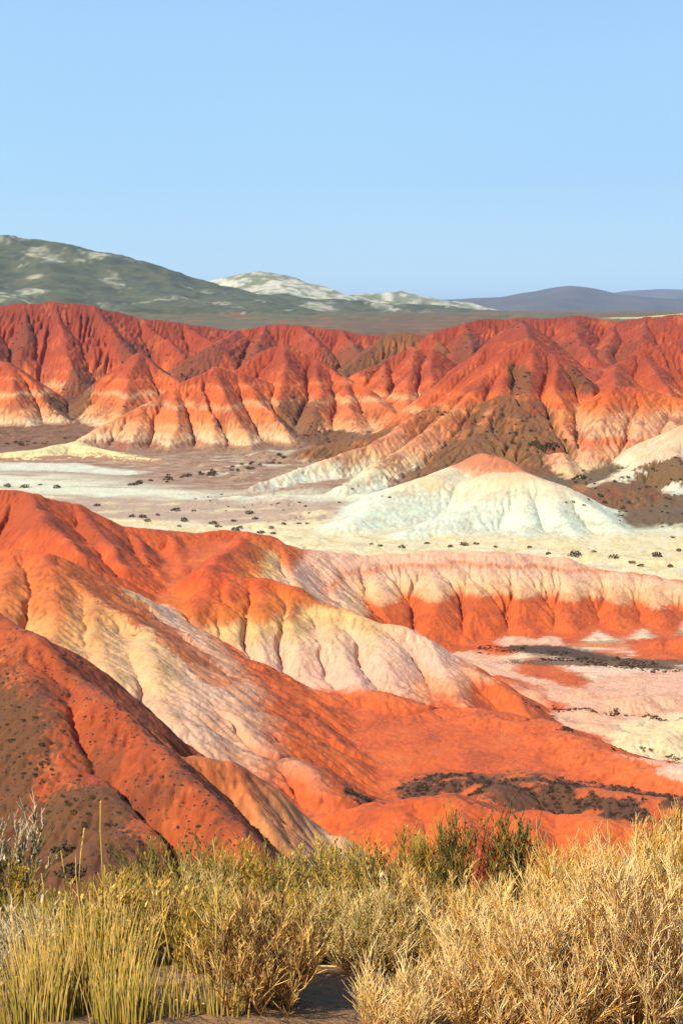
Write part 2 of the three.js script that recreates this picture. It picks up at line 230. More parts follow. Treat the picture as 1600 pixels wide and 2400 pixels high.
function makeGrid(x0, x1, d0, d1, cell, ridges, warpA, warpL, smk, ero) {
  const nx = Math.round((x1 - x0) / cell) + 1, nz = Math.round((d1 - d0) / cell) + 1, N = nx * nz, H = new Float32Array(N), P1 = new Uint8Array(N), P2 = new Uint8Array(N), WB = new Uint8Array(N);
  const R = ridges.map(r => { const p = []; let top = -99; for (let k = 4; k < r.length; k += 3) { const q = W(r[k], r[k + 1], r[k + 2]); p.push(q); top = Math.max(top, q[1]); } let a = 1e9, b = -1e9, c = 1e9, d = -1e9; for (const q of p) { a = Math.min(a, q[0]); b = Math.max(b, q[0]); c = Math.min(c, q[2]); d = Math.max(d, q[2]); } return { id: PID.indexOf(r[0]), sl: r[1], sr: r[2], w: r[3], p, top, bb: [a, b, c, d], s: Math.min(r[1], r[2]) }; });
  const FL = []; for (let k = 0; k < FLOOR.length; k += 3) { const q = W(FLOOR[k], 1200, FLOOR[k + 1]); FL.push(q[0], FLOOR[k + 1], FLOOR[k + 2]); }
  const cs = 6, cnx = Math.ceil((x1 - x0) / cs) + 2, cnz = Math.ceil((d1 - d0) / cs) + 2, CF = new Float32Array(cnx * cnz);
  for (let j = 0; j < cnz; j++) for (let i = 0; i < cnx; i++) { const x = x0 + i * cs, D = d0 + j * cs; let s = 0, t = 0; for (let k = 0; k < FL.length; k += 3) { const dx = x - FL[k], dz = D - FL[k + 1], w = 1 / Math.pow(dx * dx + dz * dz + 30, 1.7); s += w * FL[k + 2]; t += w; } CF[j * cnx + i] = s / t; }
  const fId = PID.indexOf('floor');
  for (let j = 0; j < nz; j++) for (let i = 0; i < nx; i++) {
    const xr = x0 + i * cell, Dr = d0 + j * cell;
    const fi = (xr - x0) / cs, fj = (Dr - d0) / cs, ii = Math.floor(fi), jj = Math.floor(fj), u = fi - ii, v = fj - jj, o = jj * cnx + ii;
    let fl = (CF[o] * (1 - u) + CF[o + 1] * u) * (1 - v) + (CF[o + cnx] * (1 - u) + CF[o + cnx + 1] * u) * v;
    if (Dr < 45) { const g = fgHeight(xr, Dr); fl = fl + (Math.max(g, fl) - fl) * (1 - sstep(35, 45, Dr)); if (Dr < 30) fl = g; }
    fl += 0.25 * fbm(xr / 14, Dr / 14, 3);
    const wA = warpA * Math.min(1, Dr / 150); const x = xr + wA * fbm(xr / warpL, Dr / warpL, 2), D = Dr + wA * fbm(xr / warpL + 50, Dr / warpL + 9, 2);
    let h = fl, b1 = fl, b2 = -1e9, i1 = fId, i2 = fId;
    for (const r of R) {
      const ox = x < r.bb[0] ? r.bb[0] - x : x > r.bb[1] ? x - r.bb[1] : 0, oz = D < r.bb[2] ? r.bb[2] - D : D > r.bb[3] ? D - r.bb[3] : 0;
      if (r.top - r.s * (Math.hypot(ox, oz) - r.w) < b1 - 3 * smk) continue;
      let bd = 1e18, hc = 0, sl = r.sl; const p = r.p;
      for (let k = 0; k < p.length - 1; k++) {
        const a = p[k], c = p[k + 1], ax = c[0] - a[0], az = c[2] - a[2], L = ax * ax + az * az; let t = ((x - a[0]) * ax + (D - a[2]) * az) / L; t = t < 0 ? 0 : t > 1 ? 1 : t;
        const dx = x - a[0] - ax * t, dz = D - a[2] - az * t, d2 = dx * dx + dz * dz;
        if (d2 < bd) { bd = d2; hc = a[1] + (c[1] - a[1]) * t; const cr = ax * (D - a[2]) - az * (x - a[0]); sl = cr > 0 ? r.sl : r.sr; }
      }
      const hh = hc - sl * (Math.sqrt(bd + r.w * r.w) - r.w);
      if (hh > b1) { b2 = b1; i2 = i1; b1 = hh; i1 = r.id; } else if (hh > b2) { b2 = hh; i2 = r.id; }
      h = smax(h, hh, smk);
    }
    const n = j * nx + i; H[n] = h; P1[n] = i1; P2[n] = i2; WB[n] = Math.round(255 * clamp(0.5 - (b1 - b2) / (smk * 1.3), 0, 0.5));
  }
  for (const e of ero) erode(H, nx, nz, cell, x0, d0, e, P1);
  return { x0, d0, cell, nx, nz, H, P1, P2, WB };
}
const SOFT = PID.map(n => ({ mound: .4, crm: .5, cap: .4, wht: .5, bank: .5 })[n] ?? 1);
function erode(H, nx, nz, cell, x0, d0, e, P1) { // running water: fills hollows, then cuts gullies along the drainage
  const N = nx * nz, H0 = new Float32Array(N), off = [-1, 1, -nx, nx, -nx - 1, -nx + 1, nx - 1, nx + 1], len = [1, 1, 1, 1, Math.SQRT2, Math.SQRT2, Math.SQRT2, Math.SQRT2];
  const rr = rng(11);
  for (let j = 0; j < nz; j++) for (let i = 0; i < nx; i++) { const n = j * nx + i; H0[n] = H[n]; const x = x0 + i * cell, D = d0 + j * cell; H[n] += SOFT[P1[n]] * (e.n1 * fbm(x / e.l1, D / e.l1, 2) + e.n2 * fbm(x / e.l2 + 7, D / e.l2, 2) + (rr() - .5) * e.n3); }
  // priority flood
  const heap = new Int32Array(N + 1); let hn = 0; const done = new Uint8Array(N);
  const push = n => { let i = ++hn; const v = H[n]; while (i > 1 && H[heap[i >> 1]] > v) { heap[i] = heap[i >> 1]; i >>= 1; } heap[i] = n; };
  const pop = () => { const r = heap[1], l = heap[hn--], v = H[l]; let i = 1; for (;;) { let c = i * 2; if (c > hn) break; if (c < hn && H[heap[c + 1]] < H[heap[c]]) c++; if (H[heap[c]] >= v) break; heap[i] = heap[c]; i = c; } heap[i] = l; return r; };
  const edge = n => { const i = n % nx, j = (n / nx) | 0; return i === 0 || j === 0 || i === nx - 1 || j === nz - 1; };
  for (let n = 0; n < N; n++) if (edge(n)) { done[n] = 1; push(n); }
  while (hn) { const n = pop(); if (edge(n)) { const i = n % nx, j = (n / nx) | 0; for (let k = 0; k < 8; k++) { const a = i + [-1, 1, 0, 0, -1, 1, -1, 1][k], b = j + [0, 0, -1, 1, -1, -1, 1, 1][k]; if (a < 0 || b < 0 || a >= nx || b >= nz) continue; const m = b * nx + a; if (!done[m]) { done[m] = 1; if (H[m] <= H[n]) H[m] = H[n] + 1e-4; push(m); } } } else for (let k = 0; k < 8; k++) { const m = n + off[k]; if (!done[m]) { done[m] = 1; if (H[m] <= H[n]) H[m] = H[n] + 1e-4; push(m); } } }
  const rec = new Int32Array(N), rl = new Float32Array(N), cnt = new Int32Array(N + 1), don = new Int32Array(N), st = new Int32Array(N), A = new Float32Array(N), T = new Float32Array(N);
  for (let it = 0; it < e.iters; it++) {
    cnt.fill(0);
    for (let n = 0; n < N; n++) { rec[n] = n; if (edge(n)) continue; let best = 0; for (let k = 0; k < 8; k++) { const s = (H[n] - H[n + off[k]]) / len[k] * (0.85 + 0.3 * ((Math.imul(n + k * 7919, 2654435761) >>> 9 & 1023) / 1023)); if (s > best) { best = s; rec[n] = n + off[k]; rl[n] = len[k] * cell; } } cnt[rec[n] + 1]++; if (rec[n] === n) cnt[n + 1]--; }
    for (let n = 0; n < N; n++) if (rec[n] === n && edge(n)) cnt[n + 1] += 0;
    for (let n = 0; n < N; n++) cnt[n + 1] = cnt[n + 1] < 0 ? 0 : cnt[n + 1];
    // donor lists
    cnt.fill(0); for (let n = 0; n < N; n++) if (rec[n] !== n) cnt[rec[n] + 1]++;
    for (let n = 0; n < N; n++) cnt[n + 1] += cnt[n];
    const pos = cnt.slice(); for (let n = 0; n < N; n++) if (rec[n] !== n) don[pos[rec[n]]++] = n;
    let q = 0, qe = 0; for (let n = 0; n < N; n++) if (rec[n] === n) st[qe++] = n;
    while (q < qe) { const n = st[q++]; for (let k = cnt[n]; k < cnt[n + 1]; k++) st[qe++] = don[k]; }
    A.fill(cell * cell); for (let k = qe - 1; k >= 0; k--) { const n = st[k]; if (rec[n] !== n) A[rec[n]] += A[n]; }
    for (let k = 0; k < qe; k++) { const n = st[k], r = rec[n]; if (r === n) continue; const a = A[n] - e.a0; if (a <= 0) continue; const f = SOFT[P1[n]] * e.K * Math.pow(Math.min(a, e.amax), e.m) / rl[n]; let v = (H[n] + f * H[r]) / (1 + f); const lo = H0[n] - e.max; if (v < lo) v = Math.min(H[n], lo); H[n] = v; }
    for (let dstep = 0; dstep < e.dsteps; dstep++) { T.set(H); for (let j = 1; j < nz - 1; j++) for (let i = 1; i < nx - 1; i++) { const n = j * nx + i; H[n] = T[n] + e.kd * (T[n - 1] + T[n + 1] + T[n - nx] + T[n + nx] - 4 * T[n]); } }
  }
}
let t0 = Date.now();
const farG = makeGrid(-250, 250, 212, 760, 0.6, RIDGES_FAR, 2.4, 26, 1.2, [
  { n1: 1.0, l1: 14, n2: 0.35, l2: 3.5, n3: 0.12, iters: 12, K: 0.06, m: 0.5, a0: 9, amax: 700, max: 2.9, kd: 0.035, dsteps: 1 },
  { n1: 0.1, l1: 5, n2: 0.1, l2: 2.2, n3: 0.3, iters: 8, K: 0.11, m: 0.5, a0: 1, amax: 40, max: 1.25, kd: 0.01, dsteps: 1 }]);
console.log('far', Date.now() - t0); t0 = Date.now();
const nearG = makeGrid(-85, 85, 20, 236, 0.21, RIDGES_NEAR, 0.8, 9, 0.6, [
  { n1: 0.75, l1: 6, n2: 0.09, l2: 1.4, n3: 0.03, iters: 12, K: 0.06, m: 0.5, a0: 2.2, amax: 90, max: 1.6, kd: 0.035, dsteps: 1 },
  { n1: 0.04, l1: 3, n2: 0.01, l2: 0.8, n3: 0.045, iters: 9, K: 0.15, m: 0.5, a0: 0.25, amax: 5, max: 0.26, kd: 0.045, dsteps: 1 }]);
console.log('near', Date.now() - t0); t0 = Date.now();
function sampleH(g, x, D) { const fi = clamp((x - g.x0) / g.cell, 0, g.nx - 1.001), fj = clamp((D - g.d0) / g.cell, 0, g.nz - 1.001), i = Math.floor(fi), j = Math.floor(fj), u = fi - i, v = fj - j, o = j * g.nx + i, H = g.H; return (H[o] * (1 - u) + H[o + 1] * u) * (1 - v) + (H[o + g.nx] * (1 - u) + H[o + g.nx + 1] * u) * v; }
function crust(x, D) { return D < 26 ? 0 : D < 95 ? 0.07 * fbm(x / .5, D / .5, 4) + .06 * fbm(x / 1.6, D / 1.6 + 7, 2) : 0.10 * fbm(x / .9, D / .9, 3) * (1 - sstep(200, 222, D)); }
function ground(x, D) { if (D < 20) return fgHeight(x, D); if (D < 222) return sampleH(nearG, x, D) + crust(x, D); if (D > 232) return sampleH(farG, x, D); const t = sstep(222, 232, D); return sampleH(nearG, x, D) * (1 - t) + sampleH(farG, x, D) * t; }
function cellOf(x, D) { const g = D < 227 ? nearG : farG, i = clamp(Math.round((x - g.x0) / g.cell), 0, g.nx - 1), j = clamp(Math.round((D - g.d0) / g.cell), 0, g.nz - 1), o = j * g.nx + i; return [g.P1[o], g.P2[o], g.WB[o] / 255]; }

const GROUPS = { talus: 1, far: 1, spur: 1, band: 1, crm: 2, mound: 3, bank: 4, wht: 4, cap: 3, n1: 5, n2: 6, n3: 7, n4: 8, n5: 9, n5b: 10, n6: 11 };
const GID = PID.map(n => GROUPS[n] ?? 0);
// ------------------------------------------------------------------ colour of the ground at a place
const FLOORID = PID.indexOf('floor'), N1ID = PID.indexOf('n1'), BRUSHID = PID.indexOf('brush');
const zone = (px, D, rx, rz, c, amt = 1) => { const q = W(px, 1200, D); return { x: q[0], D, rx, rz, c, amt }; };
const ZONES = [
  zone(215, 131, 3, 5, C(206, 92, 52), .85), zone(285, 127, 3.4, 5.5, C(196, 90, 54), .85), zone(355, 122.5, 3.4, 5.5, C(192, 88, 54), .85), zone(425, 118, 3.2, 5, C(204, 98, 62), .8), zone(490, 114, 3, 4.5, C(214, 112, 76), .7), zone(100, 166, 12, 9, C(178, 74, 44), .6), zone(300, 168, 6, 8, C(184, 76, 44), .5),  // first zones: orange-brown bed on the cream spur's right flank, its shade painted in
  zone(1575, 311, 11, 8, C(132, 94, 66)), zone(1175, 281, 3, 7, C(248, 208, 176), .8), zone(1290, 273, 3, 4, C(246, 216, 190), .7), zone(1010, 287, 3, 5, C(246, 216, 176), .8),
  zone(175, 525, 9, 22, C(120, 74, 52), .9), zone(200, 560, 9, 30, C(126, 62, 44), .85), zone(420, 560, 12, 24, C(122, 66, 48), .85), zone(460, 590, 14, 22, C(128, 66, 46), .8), zone(700, 452, 9, 22, C(128, 78, 54), .85), zone(760, 432, 9, 14, C(128, 80, 56), .9),
  zone(860, 560, 12, 30, C(132, 74, 50), .8), zone(820, 600, 14, 30, C(136, 78, 54), .7), zone(590, 600, 10, 20, C(140, 70, 48), .6), zone(330, 610, 8, 24, C(126, 62, 44), .6), zone(1100, 560, 9, 34, C(126, 66, 46), .7), zone(1350, 408, 5, 14, C(120, 66, 46), .9), zone(1210, 396, 3.4, 16, C(132, 78, 50), .9), zone(1010, 376, 5, 10, C(150, 84, 56), .6), zone(1260, 560, 16, 30, C(140, 66, 46), .6), zone(1450, 540, 12, 30, C(140, 66, 46), .6), zone(60, 600, 7, 24, C(126, 60, 44), .6),
  zone(-150, 61, 5, 9, C(122, 70, 44)), zone(60, 54, 4.4, 6.5, C(122, 70, 44)), zone(1440, 172, 15, 1.9, C(116, 80, 64), .9), zone(330, 54, 3, 1.6, C(120, 66, 46), .8),
  zone(1080, 103, 5, 5, C(112, 66, 52), .9), zone(1240, 100, 6, 4.5, C(116, 70, 52), .9), zone(1420, 97, 8, 4, C(108, 64, 50), .95), zone(1640, 95, 9, 3.5, C(104, 64, 52), .95), zone(870, 94, 2, 3, C(112, 64, 50), .9),
];
function floorColor(x, D, h) {
  const n = fbm(x / 22, D / 9, 6), n2 = fbm(x / 6 + 30, D / 3, 5);
  let c;
  if (D > 212) {
    const px = x / D, Dw = D + 10 * n + 4 * n2 + x * 0.25; // beds and washes run obliquely across the valley
    c = mixc(C(240, 214, 172), C(252, 230, 200), sstep(-.15, .2, n2 + .4 * noise(x / .9, D / 1.6))); // cream yellow flat
    c = mixc(c, C(204, 170, 154), sstep(262, 274, Dw) * (1 - sstep(40, 70, x + 12 * n)) * sstep(-0.5, -0.1, n + n2 * .5)); // mauve wash
    c = mixc(c, C(240, 236, 208), sstep(296, 306, Dw) * sstep(-0.25, 0.1, fbm(x / 40 + 9, D / 7 + 4, 4) + .1)); // grey white pan
    c = mixc(c, mixc(C(162, 120, 102), C(192, 152, 136), sstep(-.3, .3, n2)), sstep(326, 350, Dw + 26 * sstep(-90, -20, x))); // brown wash with bushes
    c = mixc(c, C(226, 218, 192), sstep(.25, .4, n + .4 * n2) * .7 * sstep(330, 350, Dw));
    if (x > 30) c = mixc(c, mixc(C(236, 234, 206), C(120, 92, 70), sstep(270, 280, D + x * .2 + 6 * n2)), sstep(250, 262, D + 5 * n));
    if (D > 380) c = mixc(c, mixc(C(150, 104, 88), cBrown, sstep(-.2, .4, n2)), sstep(395, 430, D + 14 * n));
    if (D > 480) c = mixc(c, mixc(cBrown, C(146, 86, 58), 0.5 + n2), sstep(480, 540, D));
  } else {
    c = mixc(C(248, 206, 188), mixc(C(206, 160, 146), C(246, 224, 192), sstep(-.15, .15, n2)), sstep(-0.1, 0.3, n));
    c = mixc(c, C(232, 112, 72), .85 * sstep(.12, .24, fbm(x / 16 + 5, D / 3.6, 5))); c = mixc(c, C(150, 104, 92), .6 * sstep(.2, .3, fbm(x / 12 + 40, D / 2.6, 5)));
    c = mixc(c, cOr, sstep(4, -1, x - (D - 150) * .9 + 9 * n));
    if (D < 118) c = mixc(c, mixc(cOr, C(214, 104, 70), sstep(-0.2, 0.5, n)), sstep(118, 112, D));
    if (D < 55) c = mixc(c, mixc(cBrown, cDark, sstep(-0.2, 0.4, n2)), sstep(55, 52, D + 3 * n));
  }
  return c;
}
function groundColor(x, D, h) {
  const far = D > 227, sc = far ? 1 : 0.4;
  const jx = x + sc * 1.5 * noise(x / (2.2 * sc), D / (2.2 * sc)), jd = D + sc * 1.5 * noise(x / (2.2 * sc) + 40, D / (2.2 * sc) + 3);
  const [p1, p2, w] = cellOf(jx, jd);
  const hw = h + (far ? 1.1 : 0.45) * fbm(x / (14 * sc), D / (14 * sc), 2) + (far ? 0.5 : 0.22) * fbm(x / (1.6 * sc), D / (3 * sc), 2);
  const fq = far ? 1 : 2.6, thin = 1 + 0.13 * noise(hw * 1.9 * fq + 0.02 * x, 3.3 + p1 * 7.7) + 0.10 * noise(hw * 4.3 * fq, p1 * 3.1 + 0.01 * x);
  const tilt = far ? 0 : 0.095 * Math.max(0, x - 21);
  const f = id => { if (id === FLOORID) return floorColor(x, D, h); const q = strata(id, hw + (id === N1ID ? tilt : 0) + (thin - 1) * (far ? 4 : 1.2)); return [q[0] * (0.5 + 0.5 * thin), q[1] * thin, q[2] * thin]; };
  let c = f(p1); if (w > 0.02 && p2 !== p1) c = mixc(c, f(p2), w);
  if (c[0] > 2.2 * c[1] || GID[p1] === 1) { // rusty and brown stains on the red beds
    const st = fbm(x / (9 * sc) + 70, D / (13 * sc), 5), sq = noise(x / (1.1 * sc), D / (1.8 * sc));
    c = mixc(c, C(150, 62, 42), (far ? 0.6 : 0.4) * sstep(0.0, 0.4, st + 0.4 * sq)); c = mixc(c, C(240, 128, 80), 0.4 * sstep(0.15, 0.5, -st + 0.35 * sq));
  } else if (p1 !== FLOORID) { const st = fbm(x / (6 * sc) + 20, D / (6 * sc), 5); c = mixc(c, [c[0] * .8, c[1] * .68, c[2] * .58], 0.7 * sstep(.05, .45, st + .35 * noise(x / (.8 * sc), D / (.8 * sc)))); }
  if (GID[p1] === 9) { const k = fbm(x / 3.2, D / 3.2 + 5, 4), q = fbm(x / 0.5, D / 0.5, 3); c = mixc(c, C(140, 66, 40), 0.75 * sstep(-0.05, 0.35, k + 0.5 * q)); c = mixc(c, C(206, 110, 76), 0.7 * sstep(0.2, 0.5, fbm(x / 4 + 20, D / 4, 3) + 0.3 * q)); }
  if (sc < 1) { const q = noise(x / 0.23 + 9, D / 0.23); if (q > 0.45) c = mixc(c, cDark, (GID[p1] === 9 ? 0.7 : 0.35) * sstep(0.45, 0.8, q) * sstep(-0.1, 0.3, noise(x / 2.5, D / 2.5 + 3))); }
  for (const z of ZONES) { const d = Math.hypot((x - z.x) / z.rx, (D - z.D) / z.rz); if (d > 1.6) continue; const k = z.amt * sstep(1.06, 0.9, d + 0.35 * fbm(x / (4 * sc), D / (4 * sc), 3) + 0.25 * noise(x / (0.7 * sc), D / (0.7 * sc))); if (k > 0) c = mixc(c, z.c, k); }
  if (p1 === BRUSHID) c = mixc(c, C(214, 98, 66), sstep(.02, .12, fbm(x / 5 + 3, D / 2.4, 4)));
  const m = 1 + 0.16 * fbm(x / (5 * sc) + 3, D / (5 * sc), 3) + 0.14 * noise(x / (0.9 * sc), D / (0.9 * sc)) + 0.12 * noise(x / (0.4 * sc), D / (0.4 * sc));
  return [c[0] * m, c[1] * m, c[2] * m];
}

// ------------------------------------------------------------------ terrain mesh, denser where it is near
function noiseTexture(size, f) { const d = new Uint8Array(size * size * 4); for (let j = 0; j < size; j++) for (let i = 0; i < size; i++) { const v = clamp(f(i / size, j / size), 0, 1) * 255; d.set([v, v, v, 255], (j * size + i) * 4); } const t = new THREE.DataTexture(d, size, size); t.wrapS = t.wrapT = THREE.RepeatWrapping; t.magFilter = THREE.LinearFilter; t.minFilter = THREE.LinearMipmapLinearFilter; t.generateMipmaps = true; t.needsUpdate = true; return t; }
function tileNoise(u, v, f, o) { let s = 0, a = 1, t = 0; for (let k = 0; k < o; k++) { const x = u * f, y = v * f; const b = (i, j) => { return PERM[PERM[(i % f) & 255] + ((j % f) & 255) ^ k * 37] / 255; }; const i = Math.floor(x), j = Math.floor(y), p = x - i, q = y - j, P = p * p * (3 - 2 * p), Q = q * q * (3 - 2 * q); s += a * ((b(i, j) * (1 - P) + b(i + 1, j) * P) * (1 - Q) + (b(i, j + 1) * (1 - P) + b(i + 1, j + 1) * P) * Q); t += a; a *= 0.6; f *= 2; } return s / t; }
const bumpT = noiseTexture(512, (u, v) => tileNoise(u, v, 8, 6));
const earth = new THREE.MeshStandardMaterial({ vertexColors: true, roughness: 0.95, metalness: 0, bumpMap: bumpT, bumpScale: 0.11 });
function terrain(colX, rows, hf, cf, regionOf, defs, mat, uvs = 4) {
  const nc = colX.length, nr = rows.length, N = nc * nr, pos = new Float32Array(N * 3), col = new Float32Array(N * 3), uv = new Float32Array(N * 2), reg = new Uint8Array(N);
  for (let j = 0; j < nr; j++) for (let i = 0; i < nc; i++) { const n = j * nc + i, D = rows[j], x = colX[i] * D, h = hf(x, D), c = cf(x, D, h); pos.set([x, h, -D], n * 3); col.set(c, n * 3); uv.set([x / uvs, D / uvs], n * 2); reg[n] = regionOf(x, D, h); }
  const idx = defs.map(() => []);
  const all = []; for (let j = 0; j < nr - 1; j++) for (let i = 0; i < nc - 1; i++) { const a = j * nc + i, b = a + 1, c = a + nc, d = c + 1; all.push(a, b, d, a, d, c); idx[reg[a]].push(a, b, d, a, d, c); }
  const g = new THREE.BufferGeometry(); g.setAttribute('position', new THREE.BufferAttribute(pos, 3)); g.setIndex(all); g.computeVertexNormals(); const nor = g.getAttribute('normal').array;
  const out = [];
  defs.forEach((d, k) => {
    if (!idx[k].length) return; const map = new Map(), P = [], Nn = [], Cc = [], U = [], I = new Uint32Array(idx[k].length);
    idx[k].forEach((v, q) => { let m = map.get(v); if (m === undefined) { m = map.size; map.set(v, m); P.push(pos[v * 3], pos[v * 3 + 1], pos[v * 3 + 2]); Nn.push(nor[v * 3], nor[v * 3 + 1], nor[v * 3 + 2]); Cc.push(col[v * 3], col[v * 3 + 1], col[v * 3 + 2]); U.push(uv[v * 2], uv[v * 2 + 1]); } I[q] = m; });
    const gg = new THREE.BufferGeometry(); gg.setAttribute('position', new THREE.Float32BufferAttribute(P, 3)); gg.setAttribute('normal', new THREE.Float32BufferAttribute(Nn, 3)); gg.setAttribute('color', new THREE.Float32BufferAttribute(Cc, 3)); gg.setAttribute('uv', new THREE.Float32BufferAttribute(U, 2)); gg.setIndex(new THREE.BufferAttribute(I, 1));
    const m = new THREE.Mesh(gg, mat); m.name = d[0]; m.userData = { kind: 'structure', label: d[1], category: d[2] }; m.castShadow = m.receiveShadow = true; scene.add(m); out.push(m);
  });
  return out;
}
const cols = []; { for (let k = -24; k < 0; k++) cols.push(-0.30 + (k + 0) * 0.014); for (let k = 0; k <= 620; k++) cols.push(-0.30 + 0.60 * k / 620); for (let k = 1; k <= 24; k++) cols.push(0.30 + k * 0.014); }
const rows = []; for (let D = 20; D < 756;) { rows.push(D); D *= 1 + (D < 45 ? 0.006 : D < 212 ? 0.0019 : D < 320 ? 0.003 : D < 560 ? 0.0019 : 0.0032); }
terrain(cols, rows, ground, groundColor, (x, D) => GID[cellOf(x, D)[0]], [
  ['valley_floor', 'pale cream and mauve valley floor between the near ridges and the far red hills', 'valley'],
  ['red_hills', 'eroded red hills with peach and cream foot along the far side of the valley', 'hills'],
  ['pale_ridge', 'pale cream ridge running down at the right edge below the pink banded hill', 'ridge'],
  ['cream_mound', 'cream white mound with a reddish cap standing in the middle of the valley', 'mound'],
  ['white_bank', 'low white and mauve bank at the left foot of the far hills', 'bank'],
  ['banded_ridge', 'long ridge with orange crest at left and pink band over orange at right', 'ridge'],
  ['orange_dome_ridge', 'gullied orange dome ridge with pale pink foot in the middle', 'ridge'],
  ['red_slope', 'broad smooth red slope below the pale footed dome', 'slope'],
  ['cream_spur', 'cream and peach spur running down from the left behind the dark ridge', 'ridge'],
  ['dark_ridge', 'dark orange near ridge falling from the left edge to the grass', 'ridge'],
  ['rilled_spur', 'salmon fan of fine rills at the end of the dark near ridge', 'ridge'],
  ['orange_ridge', 'low bright orange ridge just behind the straw bushes', 'ridge'],
], earth);
console.log('mesh', Date.now() - t0, rows.length, cols.length); t0 = Date.now();

// foreground knoll
{
  const cx = [], rw = []; for (let k = -60; k <= 60; k++) cx.push(k * 0.01); for (let D = 0.8; D < 20;) { rw.push(D); D *= 1.012; } rw.push(20);
  const sand = C(164, 120, 92);
  terrain(cx, rw, (x, D) => fgHeight(x, D), (x, D) => { const m = 1 + 0.2 * fbm(x * 2, D * 2, 4) + 0.15 * noise(x * 20, D * 20); const c = mixc(sand, C(120, 84, 62), sstep(0, 0.5, fbm(x, D, 3))); return [c[0] * m, c[1] * m, c[2] * m]; }, () => 0, [['sandy_ground', 'brown sandy ground under the straw bushes', 'ground']], earth, 1);
}

// ------------------------------------------------------------------ distant land
const HILLS = [
  ['g', .28, 60, -500, 545, 2300, -200, 550, 2300, 0, 560, 2300, 60, 560, 2300, 130, 570, 2320, 170, 590, 2350, 235, 620, 2400, 300, 626, 2450, 400, 650, 2500, 480, 670, 2550, 620, 688, 2600, 800, 706, 2700, 1000, 718, 2800, 1150, 727, 2900],
  ['g', .25, 40, 60, 560, 2300, 120, 640, 2000, 150, 690, 1700],
  ['g', .25, 40, 235, 620, 2400, 320, 670, 2100, 420, 715, 1700],
  ['g', .25, 40, 400, 650, 2500, 520, 690, 2200, 620, 722, 1700],
  ['g', .25, 40, -120, 560, 2300, -80, 650, 1900, -60, 700, 1500],
  ['w', .3, 40, 470, 668, 3600, 500, 660, 3600, 560, 648, 3600, 610, 639, 3600, 660, 648, 3600, 700, 664, 3650, 760, 672, 3700, 810, 688, 3700, 870, 690, 3800, 950, 685, 3900, 1000, 696, 3900, 1080, 710, 3900],
  ['w', .3, 40, 700, 664, 3650, 740, 690, 3300, 780, 708, 3000],
  ['w', .3, 40, 610, 640, 3600, 640, 680, 3200, 660, 700, 3000],
  ['p', .2, 30, 1480, 748, 1100, 1600, 733, 1100, 1750, 728, 1100],
];
const HG = HILLS.map(r => { const p = []; for (let k = 3; k < r.length; k += 3) p.push(W(r[k], r[k + 1], r[k + 2])); return { id: r[0], s: r[1], w: r[2], p }; });
function ridgeBest(G, x, D, base, k) { let h = base, b1 = base, id = '', hc0 = 0; for (const r of G) { let bd = 1e18, hc = 0; for (let q = 0; q < r.p.length - 1; q++) { const a = r.p[q], c = r.p[q + 1], ax = c[0] - a[0], az = c[2] - a[2]; let t = clamp(((x - a[0]) * ax + (D - a[2]) * az) / (ax * ax + az * az), 0, 1); const dx = x - a[0] - ax * t, dz = D - a[2] - az * t, d2 = dx * dx + dz * dz; if (d2 < bd) { bd = d2; hc = a[1] + (c[1] - a[1]) * t; } } const hh = hc - r.s * (Math.sqrt(bd + r.w * r.w) - r.w); if (hh > b1) { b1 = hh; id = r.id; } h = smax(h, hh, k); } return [h, id]; }
const cGreen = C(104, 104, 74), cGreen2 = C(74, 80, 56), cPaleP = C(224, 214, 184), cPlain = C(122, 92, 70);
const midCache = (x, D) => { const wx = x + 60 * fbm(x / 260, D / 260, 3), wd = D + 80 * fbm(x / 260 + 9, D / 260, 3); const base = D < 1200 ? -12 + (D - 760) / 440 * 4 : -8 + (D - 1200) / 1800 * 4; return ridgeBest(HG, wx, wd, base, 10); };
const midH = (x, D) => { if (D < 752) return Math.min(ground(x, 752), -14); const [h] = midCache(x, D); const e = sstep(900, 1600, D); return h - e * 16 * Math.abs(fbm(x / 150, D / 210, 5)) + e * 3 * fbm(x / 30, D / 30, 3) + e * 4 - (D < 800 ? 4 * (1 - sstep(752, 800, D)) : 0); };
const cmid = []; for (let k = 0; k <= 300; k++) cmid.push(-0.42 + 0.84 * k / 300);
const rmid = []; for (let D = 745; D < 5600; D *= 1.007) rmid.push(D);
